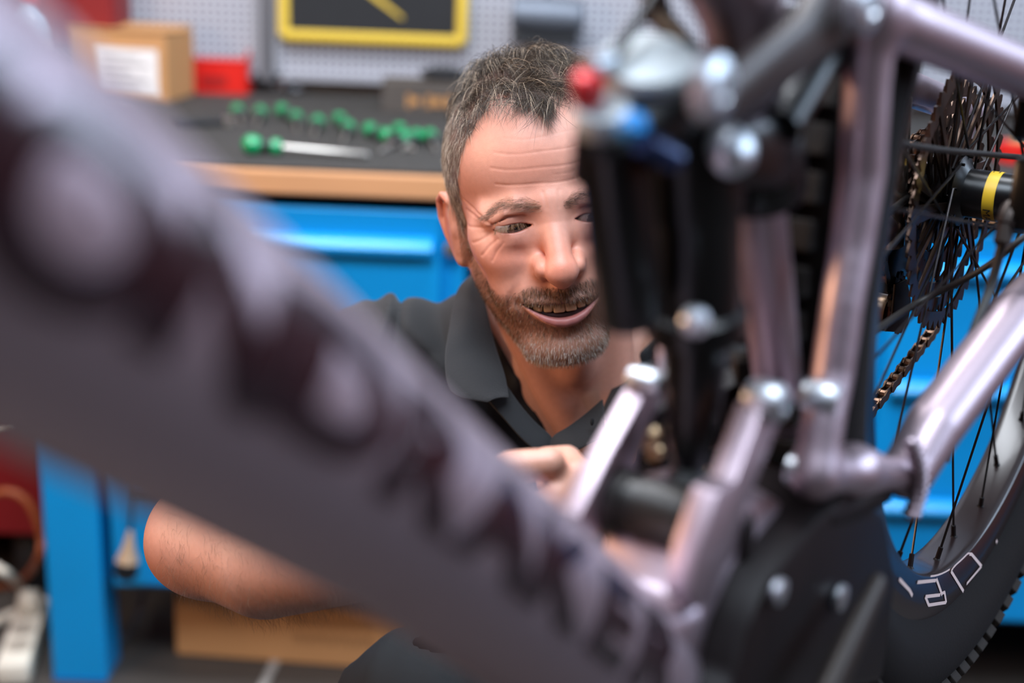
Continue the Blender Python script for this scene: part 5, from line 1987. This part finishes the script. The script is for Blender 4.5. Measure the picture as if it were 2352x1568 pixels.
def shirt_noise(P):
    x, y, z = P.T
    f1 = np.sin((x * .9 + z * .6 - y * .3) / 17 + np.sin(z / 31) * 1.4)
    f2 = np.sin((x * .35 - z * .8 + y * .5) / 12 + np.sin(x / 23) * 1.5)
    return 4.5 * np.abs(f1) ** 4 + 2.5 * np.abs(f2) ** 3


def sleeve(P):
    s = None
    for sh, el in ((SH_R, EL_R), (SH_L, EL_L)):
        e = sh + (el - sh) * .60
        q = SD.cap(P, sh, e, 62, 64)
        t = (P - e) @ unit(el - sh)
        q = np.maximum(q, t)
        s = q if s is None else np.minimum(s, q)
    return s


def _xz(*pts):
    return [(at(x, y, 1.19) * 1000)[[0, 2]] for x, y in pts]


SEAMS = [(_xz((872, 684), (872, 750), (850, 850), (835, 960)), 9, 7), (_xz((892, 690), (900, 760), (885, 860), (880, 950)), 4, -4),
         (_xz((935, 700), (985, 760), (1010, 830)), 13, -8), (_xz((955, 740), (1010, 700), (1040, 660), (1075, 650)), 3.5, -3.5),
         (_xz((975, 725), (1020, 690), (1050, 672)), 7, 5), (_xz((905, 800), (960, 860), (1000, 940)), 10, -6), (_xz((925, 790), (990, 850), (1030, 950)), 9, 5),
         (_xz((1180, 1030), (1150, 1120), (1180, 1250)), 12, -7), (_xz((1330, 1040), (1360, 1130), (1340, 1260)), 12, -6)]


def polo_sdf(P):
    d = SD.smin(torso(P, 4.0), sleeve(P), 28)
    d = d - shirt_noise(P)
    # seams and folds on the shoulder
    xz = P[:, [0, 2]]
    for pts, rad, amp in SEAMS:
        dm = None
        for a, b in zip(pts[:-1], pts[1:]):
            e = SD.cap(xz, a, b, 0)
            dm = e if dm is None else np.minimum(dm, e)
        d = d - amp * np.exp(-(dm / rad) ** 2) * (P[:, 1] < 1330)
    for pts in ([(-92, 1165, 905), (-88, 1170, 870), (-90, 1150, 800), (-95, 1160, 740)],):
        d = d + 1.5 * np.exp(-(SD.poly(P, [np.array(q, float) for q in pts], [0] * 4) / 2.0) ** 2)
    # neck hole and open placket
    d = SD.smax(d, -SD.cap(P, NECK0, NECK1 + (NECK1 - NECK0) * -.12, 60, 58), 3)
    w = np.minimum((P - _cm) @ PL, (P - _cm) @ PR)
    front = np.maximum(-w, P[:, 1] - 1230)
    front = np.maximum(front, VB[2] - 8 - P[:, 2])
    d = SD.smax(d, -front, 2)
    # hollow ends of the sleeves, hem
    for sh, el in ((SH_R, EL_R), (SH_L, EL_L)):
        u_ = unit(el - sh)
        e = sh + (el - sh) * .60
        q = np.maximum(SD.cap(P, e - u_ * 60, e + u_ * 60, 57), -((P - e) @ u_) - 45)
        d = np.maximum(d, -q)
    return np.maximum(d, 360 - P[:, 2])


v, q = sdf_mesh(polo_sdf, (-330, 1000, 340), (440, 1560, 930), 3.0)
pme = np_mesh('polo_shirt', v / 1000, q)
mesh_obj('polo_shirt', pme, person, M_POLO)


def sheet(name, A, B, m, parent, thick=.0022, n=14, bulge=(0, 0, 0), mid=None, label=None):
    """cloth panel between the space curves A and B"""
    A, B = spline(A, 6), spline(B, 6)
    vs, k = [], len(A)
    for j in range(n):
        t = j / (n - 1)
        for i in range(k):
            vs.append(A[i] * (1 - t) + B[i] * t + np.array(bulge) * sin(pi * t))
    fs = [(j * k + i, j * k + i + 1, (j + 1) * k + i + 1, (j + 1) * k + i) for j in range(n - 1) for i in range(k - 1)]
    mb = MB().add(vs, fs)
    o = mb.build(name, m, parent, angle=80)
    sd = o.modifiers.new('solid', 'SOLIDIFY')
    sd.thickness = thick
    sd.offset = 0
    bv = o.modifiers.new('sub', 'SUBSURF')
    bv.levels = bv.render_levels = 1
    return o


M_COLLAR = mat('polo_collar', srgb(18, 17, 19), .85, bump=(700, .5, .0008), sheen=.1, noise=(400, .12, (1, 1, .2)))
cl = lambda L: [at(*q) for q in L]
sheet('collar', cl([(1135, 610, 1.30), (1108, 650, 1.255), (1122, 730, 1.205), (1140, 800, 1.18), (1160, 862, 1.16), (1168, 915, 1.15)]),
      cl([(1085, 630, 1.30), (1050, 670, 1.235), (1030, 760, 1.17), (1022, 840, 1.145), (1040, 905, 1.13), (1120, 925, 1.128)]), M_COLLAR, person, bulge=(0, -.006, .004))
sheet('collar', cl([(1440, 660, 1.33), (1462, 740, 1.29), (1448, 794, 1.262), (1420, 860, 1.232), (1390, 925, 1.20), (1380, 955, 1.182)]),
      cl([(1530, 660, 1.37), (1580, 760, 1.30), (1570, 860, 1.235), (1520, 930, 1.195), (1470, 975, 1.17), (1400, 990, 1.155)]), M_COLLAR, person, bulge=(0, -.006, .004))
# placket bands beside the opening
sheet('placket', cl([(1160, 880, 1.165), (1195, 930, 1.165), (1230, 970, 1.165), (1268, 1006, 1.165), (1285, 1060, 1.165)]),
      cl([(1120, 920, 1.150), (1160, 965, 1.150), (1200, 1010, 1.152), (1245, 1050, 1.155), (1268, 1100, 1.16)]), M_POLO, person, bulge=(0, -.002, 0))
sheet('placket', cl([(1385, 915, 1.17), (1345, 950, 1.165), (1305, 980, 1.16), (1268, 1006, 1.16), (1262, 1060, 1.16)]),
      cl([(1392, 1000, 1.145), (1370, 1012, 1.145), (1335, 1030, 1.147), (1300, 1050, 1.15), (1285, 1110, 1.155)]), M_COLLAR, person, bulge=(0, -.002, 0))
bh = at(1360, 968, 1.143)
MB().sphere(bh, .0016, 8, sc=(1, .6, 2.2)).build('buttonhole', mat('black_thread', (0.004, 0.004, 0.005, 1), .9), person)


# trousers and shoes: he kneels with his seat on his heels
KNEE_R = at(975, 1655, 1.13) * 1000
LEGS = ((mm(-.03, 1.40, .30), KNEE_R, KNEE_R * [1, 0, 0] + mm(0, 1.16, .11)), (mm(.15, 1.40, .28), mm(.23, 1.03, .085), mm(.18, 1.44, .075)))


def trousers(P):
    d = SD.ell(P, mm(.06, 1.40, .31), (172, 145, 110))
    for hip, knee, ank in LEGS:
        d = SD.smin(d, SD.cap(P, hip, knee, 92, 70), 40)
        d = SD.smin(d, SD.cap(P, knee, ank, 62, 48), 14)
    d = d - .8 * shirt_noise(P)
    return np.maximum(d, SD.ell(P, mm(.06, 1.40, .30), (200, 175, 86)) * -1 * 0 + np.minimum(P[:, 2] - 385, P[:, 1] - 1240) * 1)


v, q = sdf_mesh(trousers, (-260, 880, 5), (380, 1570, 640), 4.5)
tme = np_mesh('trousers', v / 1000, q)
mesh_obj('trousers', tme, person, mat('trouser_cloth', srgb(9, 10, 13), .9))
for heel, toe in ((LEGS[0][2] * [1, 1, 0] + mm(0, .03, .06), LEGS[0][2] * [1, 1, 0] + mm(-.01, -.17, .045)), (mm(.18, 1.46, .07), mm(.18, 1.66, .045))):
    def shoe(P):
        d = SD.cap(P, heel, toe, 44, 38)
        d = SD.smin(d, SD.ell(P, toe + mm(0, 0, .004), (44, 52, 34)), 20)
        return np.maximum(d, 8 - P[:, 2])
    l_ = np.minimum(heel, toe)
    v, q = sdf_mesh(shoe, (l_[0] - 60, l_[1] - 80, 0), (l_[0] + 70, max(heel[1], toe[1]) + 80, 140), 5)
    mesh_obj('shoe', np_mesh('shoe', v / 1000, q), person, mat('shoe_leather', (0.02, 0.02, 0.022, 1), .6))
